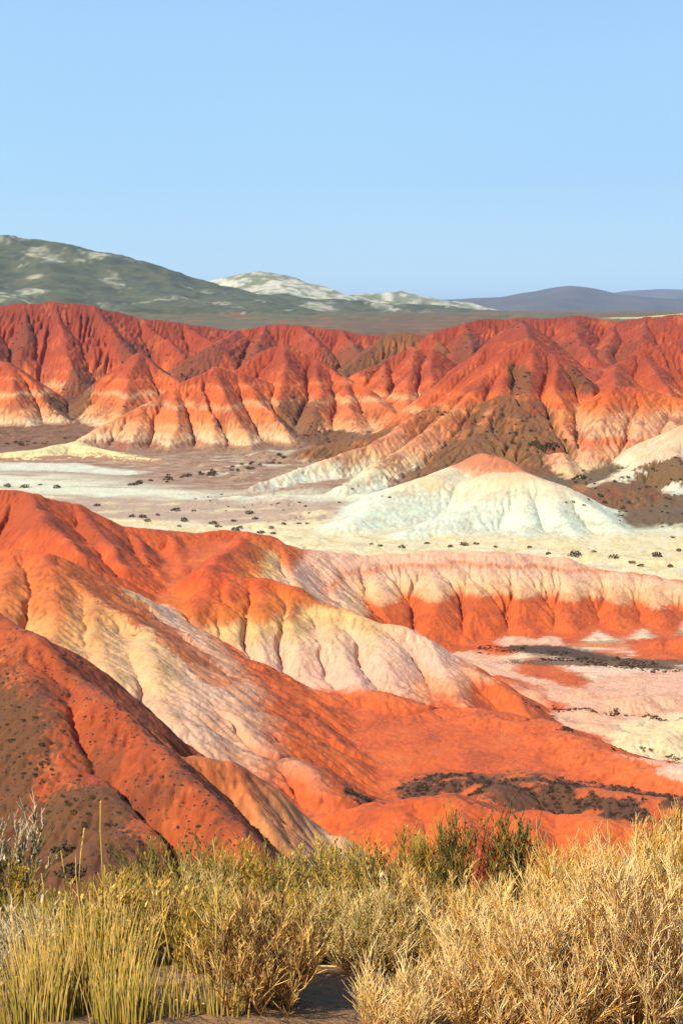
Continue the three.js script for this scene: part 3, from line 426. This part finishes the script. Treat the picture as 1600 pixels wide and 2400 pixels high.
terrain(cmid, rmid, midH, (x, D, h) => {
  const [, id] = midCache(x, D), n = fbm(x / 180, D / 260, 4), n2 = fbm(x / 40, D / 60, 4); let c;
  if (id === 'g') { c = mixc(cGreen, cGreen2, sstep(-0.2, 0.3, n2)); c = mixc(c, cPaleP, 0.7 * sstep(0.18, 0.55, fbm(x / 90, D / 210 + 4, 4) + 0.45 * n2 + 0.25 * noise(x / 9, D / 14))); }
  else if (id === 'w') { c = mixc(C(230, 222, 198), C(140, 140, 108), sstep(-0.05, 0.25, n2 + 0.3 * n + .1)); }
  else if (id === 'p') c = mixc(C(224, 208, 160), C(150, 136, 96), sstep(0, 0.3, n2));
  else { c = mixc(cPlain, C(108, 104, 74), sstep(-0.2, 0.3, n + sstep(1000, 1700, D) * 0.2)); c = mixc(c, C(150, 96, 70), sstep(0.1, 0.4, n2)); }
  const m = 1 + 0.3 * noise(x / 7, D / 16) + 0.2 * n2; return [c[0] * m, c[1] * m, c[2] * m];
}, (x, D) => ({ g: 1, w: 2, p: 0 })[midCache(x, D)[1]] ?? 0, [
  ['plain', 'brown scrub plain behind the red hills', 'plain'], ['green_hills', 'grey green hills with pale bare patches on the left horizon', 'hills'], ['pale_hill', 'pale whitish hill on the horizon beyond the green hills', 'hill']], new THREE.MeshStandardMaterial({ vertexColors: true, roughness: 0.95 }), 40);
const MTS = [
  ['m', .22, 150, 980, 712, 8800, 1050, 703, 8800, 1150, 697, 8900, 1240, 688, 9000, 1290, 675, 9000, 1330, 670, 9000, 1372, 678, 9000, 1420, 695, 9000, 1500, 698, 9000, 1600, 700, 9000, 1900, 700, 9000],
  ['m', .2, 150, 1330, 670, 9000, 1300, 705, 8000, 1250, 725, 7000],
  ['m', .2, 150, 1420, 695, 9000, 1480, 715, 8000],
  ['f', .2, 200, 1380, 694, 14000, 1450, 682, 14000, 1540, 677, 14000, 1620, 679, 14000, 1900, 684, 14000],
].map(r => { const p = []; for (let k = 3; k < r.length; k += 3) p.push(W(r[k], r[k + 1], r[k + 2])); return { id: r[0], s: r[1], w: r[2], p }; });
const cmt = []; for (let k = 0; k <= 200; k++) cmt.push(-0.45 + 0.9 * k / 200);
const rmt = []; for (let D = 5500; D < 20000; D *= 1.011) rmt.push(D);
const mtH = (x, D) => ridgeBest(MTS, x + 150 * fbm(x / 900, D / 900, 3), D + 200 * fbm(x / 900 + 5, D / 900, 3), -8, 25);
terrain(cmt, rmt, (x, D) => mtH(x, D)[0] + 8 * sstep(5800, 7000, D) * fbm(x / 350, D / 350, 4), (x, D) => { const [, id] = mtH(x, D), n = fbm(x / 300, D / 500, 4); let c = id ? mixc(C(84, 76, 66), C(104, 88, 74), sstep(-.3, .3, n)) : C(118, 104, 84); const m = 1 + .2 * n; return [c[0] * m, c[1] * m, c[2] * m]; }, (x, D) => ({ m: 1, f: 2 })[mtH(x, D)[1]] ?? 0, [['far_plain', 'dim far plain below the mountains', 'plain'], ['mountain', 'dark blue mountain with a rounded summit on the right horizon', 'mountain'], ['far_mountain', 'paler violet mountain behind at the right edge', 'mountain']], new THREE.MeshStandardMaterial({ vertexColors: true, roughness: 0.95 }), 400);
scene.fog = new THREE.FogExp2(new THREE.Color(0.52, 0.69, 0.95), 0.000045);


// ------------------------------------------------------------------ plants and stones
const plantMat = new THREE.MeshStandardMaterial({ vertexColors: true, roughness: 0.85, side: THREE.DoubleSide });
function Builder() {
  const P = [], K = [], I = []; const v = (p, c) => { P.push(p[0], p[1], p[2]); K.push(c[0], c[1], c[2]); return P.length / 3 - 1; };
  return {
    tube(pts, r0, r1, c0, c1) { // tapered three sided stem along points
      let prev = null; const n = pts.length;
      for (let k = 0; k < n; k++) {
        const a = pts[Math.max(0, k - 1)], b = pts[Math.min(n - 1, k + 1)]; let dx = b[0] - a[0], dy = b[1] - a[1], dz = b[2] - a[2]; const l = Math.hypot(dx, dy, dz) || 1; dx /= l; dy /= l; dz /= l;
        let ux = -dz, uy = 0, uz = dx; const m = Math.hypot(ux, uz); if (m < 0.05) { ux = 1; uz = 0; } else { ux /= m; uz /= m; }
        const wx = dy * uz - dz * uy, wy = dz * ux - dx * uz, wz = dx * uy - dy * ux, t = k / (n - 1), r = r0 + (r1 - r0) * t, c = mixc(c0, c1, t), ring = [];
        for (let q = 0; q < 3; q++) { const A = q * 2.0944 + 0.5, ca = Math.cos(A) * r, sa = Math.sin(A) * r; ring.push(v([pts[k][0] + ux * ca + wx * sa, pts[k][1] + uy * ca + wy * sa, pts[k][2] + uz * ca + wz * sa], c)); }
        if (prev) for (let q = 0; q < 3; q++) { const e = (q + 1) % 3; I.push(prev[q], prev[e], ring[e], prev[q], ring[e], ring[q]); }
        prev = ring;
      }
    },
    leaf(p, d, w, c) { // small pointed leaf: two faces folded along the rib
      const l = Math.hypot(...d), s = [-d[2], 0, d[0]], m = Math.hypot(s[0], s[2]) || 1e-6; const sx = s[0] / m * w, sz = s[2] / m * w, a = v(p, c), b = v([p[0] + d[0] * .5 + sx, p[1] + d[1] * .5 + w * .3, p[2] + d[2] * .5 + sz], c), e = v([p[0] + d[0] * .5 - sx, p[1] + d[1] * .5 + w * .3, p[2] + d[2] * .5 - sz], c), f = v([p[0] + d[0], p[1] + d[1], p[2] + d[2]], c);
      I.push(a, b, f, a, f, e);
    },
    blade(pts, w, c0, c1) { let pa = -1, pb = -1; const n = pts.length; for (let k = 0; k < n; k++) { const t = k / (n - 1), ww = w * (1 - t * .9), c = mixc(c0, c1, t), q = pts[k], a = v([q[0] - ww, q[1], q[2]], c), b = v([q[0] + ww, q[1], q[2] + ww * .6], c); if (k) I.push(pa, pb, b, pa, b, a); pa = a; pb = b; } },
    mesh(name, parent, mat = plantMat, stuff = false) { if (!I.length) return null; let g = new THREE.BufferGeometry(); g.setAttribute('position', new THREE.Float32BufferAttribute(P, 3)); g.setAttribute('color', new THREE.Float32BufferAttribute(K, 3)); g.setIndex(I); g.computeVertexNormals(); const m = new THREE.Mesh(g, mat); m.name = name; m.castShadow = m.receiveShadow = true; if (stuff) m.userData.kind = 'stuff'; parent.add(m); return m; },
  };
}
function thing(name, label, category, p, group) { const o = new THREE.Group(); o.name = numbered(name); o.position.set(p[0], p[1], p[2]); o.userData = { label, category }; if (group) o.userData.group = group; scene.add(o); return o; }
const spot = (px, D) => { const q = W(px, 2200, D); return [q[0], ground(q[0], D) - 0.02, -D]; };
const jitterC = (c, r, a) => { const k = 1 + (r() - .5) * a, w = 1 + (r() - .5) * a * .4; return [c[0] * k * w, c[1] * k, c[2] * k / w]; };
// broom shrub: stems fan out from the root, each carries side twigs, each twig carries short tips
function shrub(o) {
  const r = rng(o.seed), t = thing('shrub', o.label, 'shrub', spot(o.px, o.D), o.group), B = Builder(), T = Builder(), L = Builder();
  const sx = o.sx ?? 1;
  for (let i = 0; i < o.stems; i++) {
    const az = r() * 6.283, out = Math.pow(r(), 0.6) * o.spread, len = o.h * (0.62 + 0.45 * r()) * (1 - 0.22 * out), n = 7, pts = [];
    let x = (r() - .5) * o.base * sx, z = (r() - .5) * o.base, y = 0, th = out * 1.05 + (r() - .5) * .15, az2 = az; const lean = o.lean ?? 0;
    const cA = jitterC(o.cStem, r, .5), cB = jitterC(r() < (o.mixP ?? 0.25) ? o.c2 : o.c1, r, .5);
    for (let k = 0; k < n; k++) { pts.push([x, y, z]); const s = len / (n - 1); az2 += (r() - .5) * .45; th += -out * .09 + (r() - .5) * .16; x += Math.sin(th) * Math.cos(az2) * s * sx + lean * s * k / n; z += Math.sin(th) * Math.sin(az2) * s; y += Math.max(.25, Math.cos(th)) * s; }
    B.tube(pts, o.r * (.7 + .6 * r()), o.r * .38, cA, cB);
    for (let q = 0; q < o.twigs; q++) {
      const f = (0.22 + 0.78 * r()) * (n - 1), k = Math.min(n - 2, f | 0), u = f - k, p = [0, 1, 2].map(e => pts[k][e] * (1 - u) + pts[k + 1][e] * u), dir = [0, 1, 2].map(e => pts[k + 1][e] - pts[k][e]); const dl = Math.hypot(...dir);
      const a = r() * 6.283, sp = .3 + .5 * r(), tl = o.tl * (.5 + r()) * (1.15 - .5 * f / n), c = jitterC(r() < (o.mixP ?? 0.25) ? o.c2 : o.c1, r, .55);
      let d = [dir[0] / dl + Math.cos(a) * sp, dir[1] / dl + .25 + .2 * r(), dir[2] / dl + Math.sin(a) * sp]; const ln = Math.hypot(...d); d = d.map(e => e / ln * tl);
      const m1 = [p[0] + d[0] * .5 + (r() - .5) * .1 * tl, p[1] + d[1] * .5, p[2] + d[2] * .5 + (r() - .5) * .1 * tl], e1 = [p[0] + d[0], p[1] + d[1] + .06 * tl, p[2] + d[2]];
      T.tube([p, m1, e1], o.rt, o.rt * .6, c, c);
      for (let w = 0; w < o.tips; w++) {
        const g = r(), b = g < .5 ? [0, 1, 2].map(e => p[e] + (m1[e] - p[e]) * g * 2) : [0, 1, 2].map(e => m1[e] + (e1[e] - m1[e]) * (g - .5) * 2), A = r() * 6.283, s2 = .35 + .4 * r(), l2 = tl * (.22 + .3 * r());
        let dd = [d[0] / tl + Math.cos(A) * s2, d[1] / tl + .15, d[2] / tl + Math.sin(A) * s2]; const q2 = Math.hypot(...dd); dd = dd.map(e2 => e2 / q2 * l2);
        if (o.leafy && r() < o.leafy) L.leaf(b, dd.map(e2 => e2 * .55), .006 + .004 * r(), jitterC(r() < .5 ? o.c2 : o.c1, r, .6)); else T.tube([b, [b[0] + dd[0], b[1] + dd[1], b[2] + dd[2]]], o.rt * .8, o.rt * .45, c, jitterC(c, r, .3));
      }
    }
  }
  B.mesh('stem', t); T.mesh('twig', t, plantMat, true); L.mesh('leaf', t, plantMat, true);
  return t;
}
const PC = (r, g, b) => { const c = C(r, g, b); return [Math.min(.85, c[0] * 1.9), Math.min(.8, c[1] * 1.66), Math.min(.7, c[2] * 1.8)]; };
const straw = PC(230, 204, 150), straw2 = PC(214, 180, 116), gold = PC(194, 156, 78), olive = PC(132, 122, 52), dkolive = PC(92, 88, 44), brownS = PC(140, 100, 62), grey = PC(226, 212, 180), greyG = PC(150, 142, 96);
const BIG = { stems: 60, twigs: 15, tips: 5, base: .34, spread: .8, r: .0052, rt: .0026, tl: .19, cStem: PC(200, 164, 104), c1: straw, c2: straw2, mixP: .35 };
const MID = { stems: 46, twigs: 14, tips: 6, base: .4, spread: .95, r: .005, rt: .0026, tl: .16, cStem: brownS, c1: gold, c2: olive, mixP: .45, leafy: .35 };
const BROOM = { stems: 34, twigs: 13, tips: 5, base: .22, spread: .3, r: .005, rt: .003, tl: .16, cStem: PC(110, 84, 52), c1: dkolive, c2: PC(150, 124, 60), mixP: .4, leafy: .3 };
const SH = [
  [BIG, 1225, 6.15, 0.66, 'large pale straw shrub right of the bare sand with branches sweeping left', { sx: 1.3, stems: 80 }],
  [BIG, 1430, 6.3, 0.84, 'tallest straw shrub at the lower right rising over the orange ridge', { sx: 1.15, stems: 80, c2: gold, spread: .65 }],
  [BIG, 1590, 6.0, 0.84, 'straw shrub cut by the right edge of the picture', { c2: PC(160, 120, 60), spread: .7 }],
  [BIG, 1540, 7.6, 0.84, 'upright golden shrub behind the tall straw shrubs at the right edge', { c1: straw2, c2: gold, spread: .6 }],
  [BIG, 1340, 7.4, 0.66, 'golden straw shrub behind the gap of the two big right shrubs', { c1: straw2, c2: gold, spread: .6 }],
  [BIG, 1150, 5.75, 0.36, 'dense straw shrub low at the bottom between sand and right shrubs', { c2: PC(176, 132, 70), spread: .8 }],
  [BIG, 1330, 5.6, 0.6, 'short straw shrub at the bottom edge below the tallest shrub', { stems: 60, c2: PC(170, 124, 64) }],
  [BIG, 1520, 5.55, 0.68, 'straw shrub at the bottom right corner with a brown hollow', { c2: brownS, mixP: .5 }],
  [BIG, 930, 5.6, 0.26, 'small pale straw tuft at the bottom on the bare sand', { stems: 34, spread: .75, twigs: 10 }],
  [MID, 620, 6.05, 0.6, 'rounded straw brown shrub with a dark base at bottom centre', { stems: 80, spread: .85, c1: straw2, c2: PC(120, 84, 50), leafy: 0, base: .3 }],
  [MID, 500, 6.9, 0.34, 'low golden scrub between the grass clump and the centre shrub', { }],
  [MID, 400, 8.3, 0.66, 'dark olive shrub with grey twigs left of centre', { c1: PC(150, 134, 66), c2: PC(104, 98, 52), mixP: .55, spread: 1 }],
  [MID, 330, 7.5, 0.4, 'golden bush just right of the tall grass stalks', { c2: PC(160, 130, 60) }],
  [MID, 470, 7.5, 0.5, 'shrub with bare grey forked twigs in the golden scrub', { c1: PC(200, 172, 120), leafy: .1, mixP: .3, spread: 1.05 }],
  [MID, 560, 8.4, 0.56, 'olive gold bush left of the pink gap below the rilled spur', { }],
  [MID, 690, 8.3, 0.48, 'low grey green bush under the end of the rilled spur', { c2: PC(140, 126, 72), c1: PC(176, 150, 84), mixP: .6 }],
  [MID, 740, 7.3, 0.36, 'golden bush in the middle of the foreground scrub', { }],
  [MID, 800, 8.6, 0.6, 'grey green bush in front of the left end of the orange ridge', { c2: PC(140, 130, 76), mixP: .5 }],
  [MID, 880, 7.9, 0.66, 'tall olive gold shrub right of centre', { c2: dkolive }],
  [MID, 640, 7.1, 0.3, 'small golden bush behind the rounded centre shrub', { }],
  [MID, 850, 7.0, .42, 'low grey stemmed tuft at the far edge of the bare sand', { c1: PC(216, 194, 140), c2: PC(170, 150, 90), leafy: .1 }],
  [MID, 930, 6.95, .4, 'low pale tuft beside the dark hollow right of the sand', { c1: PC(206, 190, 140), c2: PC(170, 140, 80), leafy: .1 }],
  [BROOM, 985, 8.5, 0.66, 'loose olive broom left of the two dark upright brooms', { spread: .5, c1: PC(170, 146, 76) }],
  [BROOM, 1075, 8.3, 0.86, 'dark upright broom with straw tips, left one of the pair', { }],
  [BROOM, 1190, 8.4, 0.86, 'dark green upright broom, right one of the pair', { c1: PC(70, 74, 34) }],
  [MID, 1130, 7.6, 0.48, 'straw bush filling the gap between the dark brooms', { c1: straw2, leafy: .1 }],
  [MID, 1010, 7.2, 0.56, 'golden brown bush below the loose olive broom', { c1: straw2, c2: brownS, leafy: .1 }],
  [MID, 100, 7.4, 0.3, 'low golden bush under the grey bush at left', { }],
  [MID, 30, 6.7, .34, 'low grey tuft at the left edge', { c1: grey, c2: greyG, leafy: .1, stems: 30 }],
  [MID, 250, 6.9, .5, 'golden scrub behind the tall green grass', { c1: straw2 }],
  [MID, -40, 7.6, .5, 'golden tuft at the far left edge of the grass', { }],
];
SH.forEach(([k, px, D, h, label, ex], i) => shrub({ ...k, seed: 100 + i, px, D, h, label, ...ex }));
// grey bush at the left edge
shrub({ seed: 77, px: 5, D: 8.0, h: .95, stems: 44, twigs: 15, tips: 5, base: .3, spread: .75, r: .007, rt: .0036, tl: .2, cStem: PC(60, 54, 40), c1: PC(206, 188, 156), c2: PC(96, 92, 56), mixP: .5, leafy: .3, label: 'grey white bush with dark green underside at the left edge' });
// grass clumps: green and straw blades, some with tall seed stalks (each stalk a part)
function grass(o) {
  const r = rng(o.seed), t = thing('grass_clump', o.label, 'grass clump', spot(o.px, o.D)), G = Builder();
  for (let i = 0; i < o.n; i++) {
    const x = (r() + r() - 1) * o.w, z = (r() - .5) * o.w * .8, h = o.h * (.45 + .65 * r()), lx = x / o.w * .18 + (r() - .5) * .22, lz = (r() - .5) * .2, c = r() < o.gp ? jitterC(PC(160, 146, 66), r, .5) : jitterC(straw2, r, .5), pts = [];
    for (let k = 0; k < 5; k++) { const q = k / 4; pts.push([x + lx * h * q * (.5 + .6 * q), h * q * (1 - .08 * q), z + lz * h * q * q]); }
    G.blade(pts, .003 + .0016 * r(), jitterC(PC(132, 116, 48), r, .4), c);
  }
  G.mesh('blades', t, plantMat, true);
  (o.stalks || []).forEach(([dx, h, lean]) => { const S = Builder(), pts = [], ph = r() * 6; for (let k = 0; k < 9; k++) { const q = k / 8; pts.push([dx + lean * q * q + .008 * Math.sin(q * 9 + ph), h * q, .05 * Math.sin(ph) * q + (r() - .5) * .01]); } const c = jitterC(PC(214, 178, 104), r, .3); S.tube(pts, .005, .0034, jitterC(PC(170, 150, 70), r, .2), c);
    for (let k = 0; k < 26; k++) { const q = .72 + .28 * r(), f = q * 8, a = Math.min(7, f | 0), u = f - a, p = [0, 1, 2].map(e => pts[a][e] * (1 - u) + pts[a + 1][e] * u); S.leaf(p, [(r() - .5) * .012, .016 + .012 * r(), (r() - .5) * .012], .0028, jitterC(c, r, .4)); }
    S.mesh('stalk', t); });
}
grass({ seed: 5, px: 205, D: 5.95, n: 680, w: .34, h: .62, gp: .38, label: 'tall green and straw grass clump with high seed stalks at lower left', stalks: [[.075, 1.16, .03], [-.05, 1.0, .04], [-.02, .86, -.03], [-.2, .78, -.02], [.02, .7, .02], [.11, .8, -.02], [-.13, .74, .02], [.16, .62, .04], [-.26, .68, -.03], [-.09, .9, -.03]] });
grass({ seed: 6, px: 70, D: 5.75, n: 280, w: .22, h: .5, gp: .36, label: 'smaller grass clump at the lower left corner', stalks: [[-.05, .62, -.06], [.06, .7, .03], [0, .55, .05]] });
grass({ seed: 8, px: 395, D: 5.8, n: 70, w: .16, h: .3, gp: .3, label: 'thin grass tuft with two bare stalks on the sand left of centre', stalks: [[0, .66, -.03], [.05, .44, .05]] });
grass({ seed: 9, px: 512, D: 5.85, n: 90, w: .16, h: .34, gp: .25, label: 'grass tuft with one tall straight stalk beside the centre shrub', stalks: [[0, .98, -.01], [-.09, .5, -.02]] });
grass({ seed: 10, px: 290, D: 5.7, n: 160, w: .2, h: .4, gp: .5, label: 'short grass right of the tall clump at the bottom edge' });
// dry fallen stalks on the sand
[[395, 5.98, .42, .1, 'straw stalk lying on the sand left of the centre shrub'], [860, 6.9, .6, -.25, 'long straw stalk lying along the back of the bare sand'], [120, 6.7, .55, -.3, 'fallen straw stalk on the sand behind the left grass'], [960, 6.4, .35, .5, 'short fallen stalk on the sand below the right shrub']].forEach(([px, D, l, a, label], i) => {
  const r = rng(300 + i), t = thing('fallen_stalk', label, 'stalk', spot(px, D)), S = Builder(), pts = []; for (let k = 0; k < 7; k++) { const q = k / 6 - .5, x = q * l * Math.cos(a), z = q * l * Math.sin(a); pts.push([x, ground(t.position.x + x, D - z) - t.position.y + .012 + .01 * r(), z + .01 * r()]); } S.tube(pts, .006, .004, straw, straw2); S.mesh('stem', t);
});
// small desert bushes: a mound of leaf clusters
function bushGeo(seed, ca = [58, 48, 32], cb = [104, 90, 58]) { const r = rng(seed), P = [], K = [], N = []; for (let i = 0; i < 60; i++) { const a = r() * 6.283, b = Math.acos(1 - r() * 1.05), R = .32 + .22 * r(), c = [Math.sin(b) * Math.cos(a) * R, Math.max(0, Math.cos(b)) * R * .8, Math.sin(b) * Math.sin(a) * R], col = mixc(C(...ca), C(...cb), r()); for (let q = 0; q < 2; q++) { const u = [r() - .5, r() - .3, r() - .5], v2 = [r() - .5, r() - .3, r() - .5]; P.push(...c, c[0] + u[0] * .34, c[1] + u[1] * .34, c[2] + u[2] * .34, c[0] + v2[0] * .34, c[1] + v2[1] * .34, c[2] + v2[2] * .34); for (let e = 0; e < 3; e++) K.push(...col); } } const g = new THREE.BufferGeometry(); g.setAttribute('position', new THREE.Float32BufferAttribute(P, 3)); g.setAttribute('color', new THREE.Float32BufferAttribute(K, 3)); g.computeVertexNormals(); return g; }
const bushGeos = [1, 2, 3, 4].map(k => bushGeo(k)), scrubGeo = bushGeo(9, [64, 42, 36], [116, 84, 66]);
function hit(px, py, dmin = 50) { const t = W(px, py, 1), sx = t[0], sy = t[1]; for (let D = dmin; D < 740; D *= 1.0025) { if (ground(sx * D, D) >= sy * D) return [sx * D, ground(sx * D, D), D]; } return null; }
const br = rng(99); let nb = 0;
function bush(px, py, size, label, group, dmin) { const q = hit(px, py, dmin); if (!q) return; const k = .82 * size / 2860 * q[2]; const m = new THREE.Mesh(bushGeos[nb++ % 4], plantMat); m.name = numbered('desert_bush'); m.position.set(q[0], q[1] - .03 * k, -q[2]); m.scale.set(k * (1 + .5 * br()), k * (.8 + .5 * br()), k * (1 + .5 * br())); m.rotation.y = br() * 6.28; m.castShadow = m.receiveShadow = true; m.userData = { label, category: 'bush' }; if (group) m.userData.group = group; scene.add(m); }
const along = (pts, n, jx, jy, s0, s1, label, group, dmin) => { for (let i = 0; i < n; i++) { const f = br() * (pts.length - 1), k = Math.min(pts.length - 2, f | 0), u = f - k; bush(pts[k][0] * (1 - u) + pts[k + 1][0] * u + (br() - .5) * jx, pts[k][1] * (1 - u) + pts[k + 1][1] * u + (br() - .5) * jy, s0 + (s1 - s0) * br() * br(), label, group, dmin); } };
along([[290, 1136], [360, 1128], [440, 1116], [520, 1108], [600, 1092], [690, 1072]], 46, 26, 16, 8, 20, 'small dark bush in the line along the brown wash', 'bushes along the brown wash', 215);
along([[0, 1044], [80, 1040], [165, 1030]], 16, 16, 10, 7, 13, 'small dark bush on the brown terrace at the left edge above the white bank', 'bushes on the left terrace', 215);
[[310, 1212, 14], [334, 1213, 20], [346, 1223, 16], [432, 1223, 20], [412, 1198, 20], [500, 1229, 18], [512, 1236, 18], [551, 1244, 20], [563, 1241, 20], [612, 1250, 18], [636, 1238, 16], [598, 1217, 16], [548, 1222, 14], [455, 1200, 12], [585, 1204, 18], [370, 1208, 10], [640, 1252, 14], [700, 1228, 12], [720, 1228, 12], [665, 1230, 10], [420, 1236, 10], [18, 1142, 16], [58, 1143, 18], [134, 1144, 20], [95, 1138, 12], [228, 1186, 14]].forEach(([x, y, s]) => bush(x, y, s, 'dark bush on the cream flat just behind the orange crest at left', 'bushes on the cream flat', 215));
along([[480, 1170], [620, 1180], [760, 1200], [900, 1150]], 22, 90, 50, 5, 10, 'tiny dark bush on the mauve ground in the valley middle', 'bushes on the mauve ground', 215);
[[1087, 1278, 22], [1345, 1302, 26], [1435, 1308, 24], [1538, 1306, 28], [1285, 1300, 14], [890, 1280, 14], [940, 1284, 14], [1000, 1276, 12], [1055, 1284, 14], [1115, 1276, 12], [1160, 1284, 10], [1480, 1320, 16], [1500, 1328, 16], [1570, 1330, 16], [1390, 1296, 12], [1240, 1284, 10], [870, 1278, 10], [1590, 1292, 14], [1575, 1262, 12]].forEach(([x, y, s]) => bush(x, y, s, 'dark bush on the yellow flat behind the pink ridge at right', 'bushes on the yellow flat', 212));
along([[1130, 990], [1190, 1000], [1260, 1040], [1320, 1080]], 34, 130, 70, 6, 14, 'dark bush on the brown scree below the central red peak', 'bushes on the brown scree', 260);
[[1252, 1046, 26], [1266, 1052, 24], [1284, 1048, 24], [1300, 1042, 16], [1360, 1122, 26], [1348, 1126, 18]].forEach(([x, y, s]) => bush(x, y, s, x > 1330 ? 'dark bush beside the small pink knob right of the scree' : 'larger dark bush in the thicket at the foot of the brown scree', x > 1330 ? 'bushes by the pink knob' : 'thicket on the brown scree', 260));
along([[1370, 1150], [1480, 1180], [1590, 1210]], 40, 120, 90, 6, 14, 'dark bush on the brown slope right of the cream mound', 'bushes right of the mound', 240);
bush(700, 2026, 34, 'single black bush at the foot of the rilled spur', null, 50);
along([[20, 1660], [60, 1760], [120, 1850], [200, 1920], [280, 1980]], 46, 120, 90, 9, 20, 'dark low bush on the brown gravel slope at lower left', 'bushes on the gravel slope', 45);
bush(150, 2000, 62, 'black green bush in the shade right of the grey bush', null, 45); bush(170, 2050, 70, 'second black green bush lower beside the grey bush', null, 45);
// scrub too dense to count: brown strips of the near basin, and specks on the far hillsides
function scrub(name, label, n, pick, s0, s1, geo = scrubGeo, mat = plantMat) { const im = new THREE.InstancedMesh(geo, mat, n), r = rng(n), M = new THREE.Matrix4(), Q = new THREE.Quaternion(), Y = new THREE.Vector3(0, 1, 0); let c = 0; for (let t = 0; t < n * 8 && c < n; t++) { const q = pick(r); if (!q) continue; const k = s0 + (s1 - s0) * r() * r(); Q.setFromAxisAngle(Y, r() * 6.28); M.compose(new THREE.Vector3(q[0], ground(q[0], q[1]) - .04 * k, -q[1]), Q, new THREE.Vector3(k * (.8 + .5 * r()), k * (.6 + .5 * r()), k * (.8 + .5 * r()))); im.setMatrixAt(c++, M); } im.count = c; im.name = name; im.castShadow = im.receiveShadow = true; im.userData = { kind: 'stuff', label, category: 'scrub' }; scene.add(im); }
const BR = PID.indexOf('brush'), DK = PID.indexOf('dark'), TL = PID.indexOf('talus');
const nearZones = ZONES.filter(z => z.D > 85 && z.D < 115 && z.x > 0), farZones = ZONES.filter(z => z.D > 260 && z.c[0] < .2);
const pickZone = L => r => { const z = L[Math.floor(r() * L.length)], a = r() * 6.28, q = Math.sqrt(r()) * 1.05; return [z.x + Math.cos(a) * q * z.rx, z.D + Math.sin(a) * q * z.rz]; };
scrub('basin_scrub', 'dark brown scrub strip behind the low orange ridge', 1500, r => { if (r() < .5) { const q = pickZone(nearZones)(r); return fbm(q[0] / 5 + 3, q[1] / 2.4, 4) < .08 ? q : null; } const x = 4 + r() * 36, D = 88 + r() * 24; return cellOf(x, D)[0] === BR && fbm(x / 5 + 3, D / 2.4, 4) < .16 ? [x, D] : null; }, .12, .6);
scrub('bank_scrub', 'dark scrub along the bank at the foot of the banded ridge', 700, r => { const x = 20 + r() * 40, D = 182 - (x - 22) * .42 - r() * 6; return noise(x / 5, D / 3) > -.1 ? [x, D] : null; }, .15, .65);
const LN = [[1230, 1650], [1300, 1662], [1400, 1668], [1500, 1672], [1600, 1684], [1300, 1706], [1340, 1712], [1440, 1760], [1490, 1758], [1600, 1786]].map(q => hit(q[0], q[1]));
scrub('wash_scrub', 'thin dark lines of scrub along the pale washes at right', 420, r => { const k = [0, 1, 2, 3, 5, 7, 8][Math.floor(r() * 7)], a = LN[k], b = LN[k + 1]; if (!a || !b) return null; const t = r(), x = a[0] + (b[0] - a[0]) * t + (r() - .5) * 1.2, D = a[2] + (b[2] - a[2]) * t + (r() - .5) * 1.6; return noise(x / 2, D / 2) > -.1 ? [x, D] : null; }, .15, .5);
scrub('hillside_scrub', 'scattered dark specks of scrub on the far red hillsides', 900, r => r() < .7 ? pickZone(farZones)(r) : [-130 + 280 * r(), 480 + 160 * r()], .5, 1.7);
const stoneGeo = (() => { const g = new THREE.IcosahedronGeometry(.5, 0); const p = g.attributes.position, r = rng(4), m = new Map(); for (let i = 0; i < p.count; i++) { const k = [p.getX(i), p.getY(i), p.getZ(i)].map(v => v.toFixed(3)).join(); if (!m.has(k)) m.set(k, .7 + .5 * r()); const f = m.get(k); p.setXYZ(i, p.getX(i) * f, p.getY(i) * f * .65, p.getZ(i) * f); } g.computeVertexNormals(); return g; })();
scrub('gravel', 'dark loose gravel on the brown slope at lower left', 6000, r => { const D = 46 + 30 * r(), x = -26 + 22 * r(); return GID[cellOf(x, D)[0]] === 9 && noise(x / 4, D / 4) > -.25 ? [x, D] : null; }, .05, .26, stoneGeo, new THREE.MeshStandardMaterial({ color: new THREE.Color(0.045, 0.024, 0.016), roughness: .95 }));
scrub('pebbles', 'small pebbles on the sand between the straw shrubs', 1500, r => [-3 + 6 * r(), 5.2 + 4 * r()], .008, .035, stoneGeo, new THREE.MeshStandardMaterial({ color: new THREE.Color(0.2, 0.12, 0.08), roughness: .95 }));
console.log('plants', Date.now() - t0);

renderer.render(scene, camera);
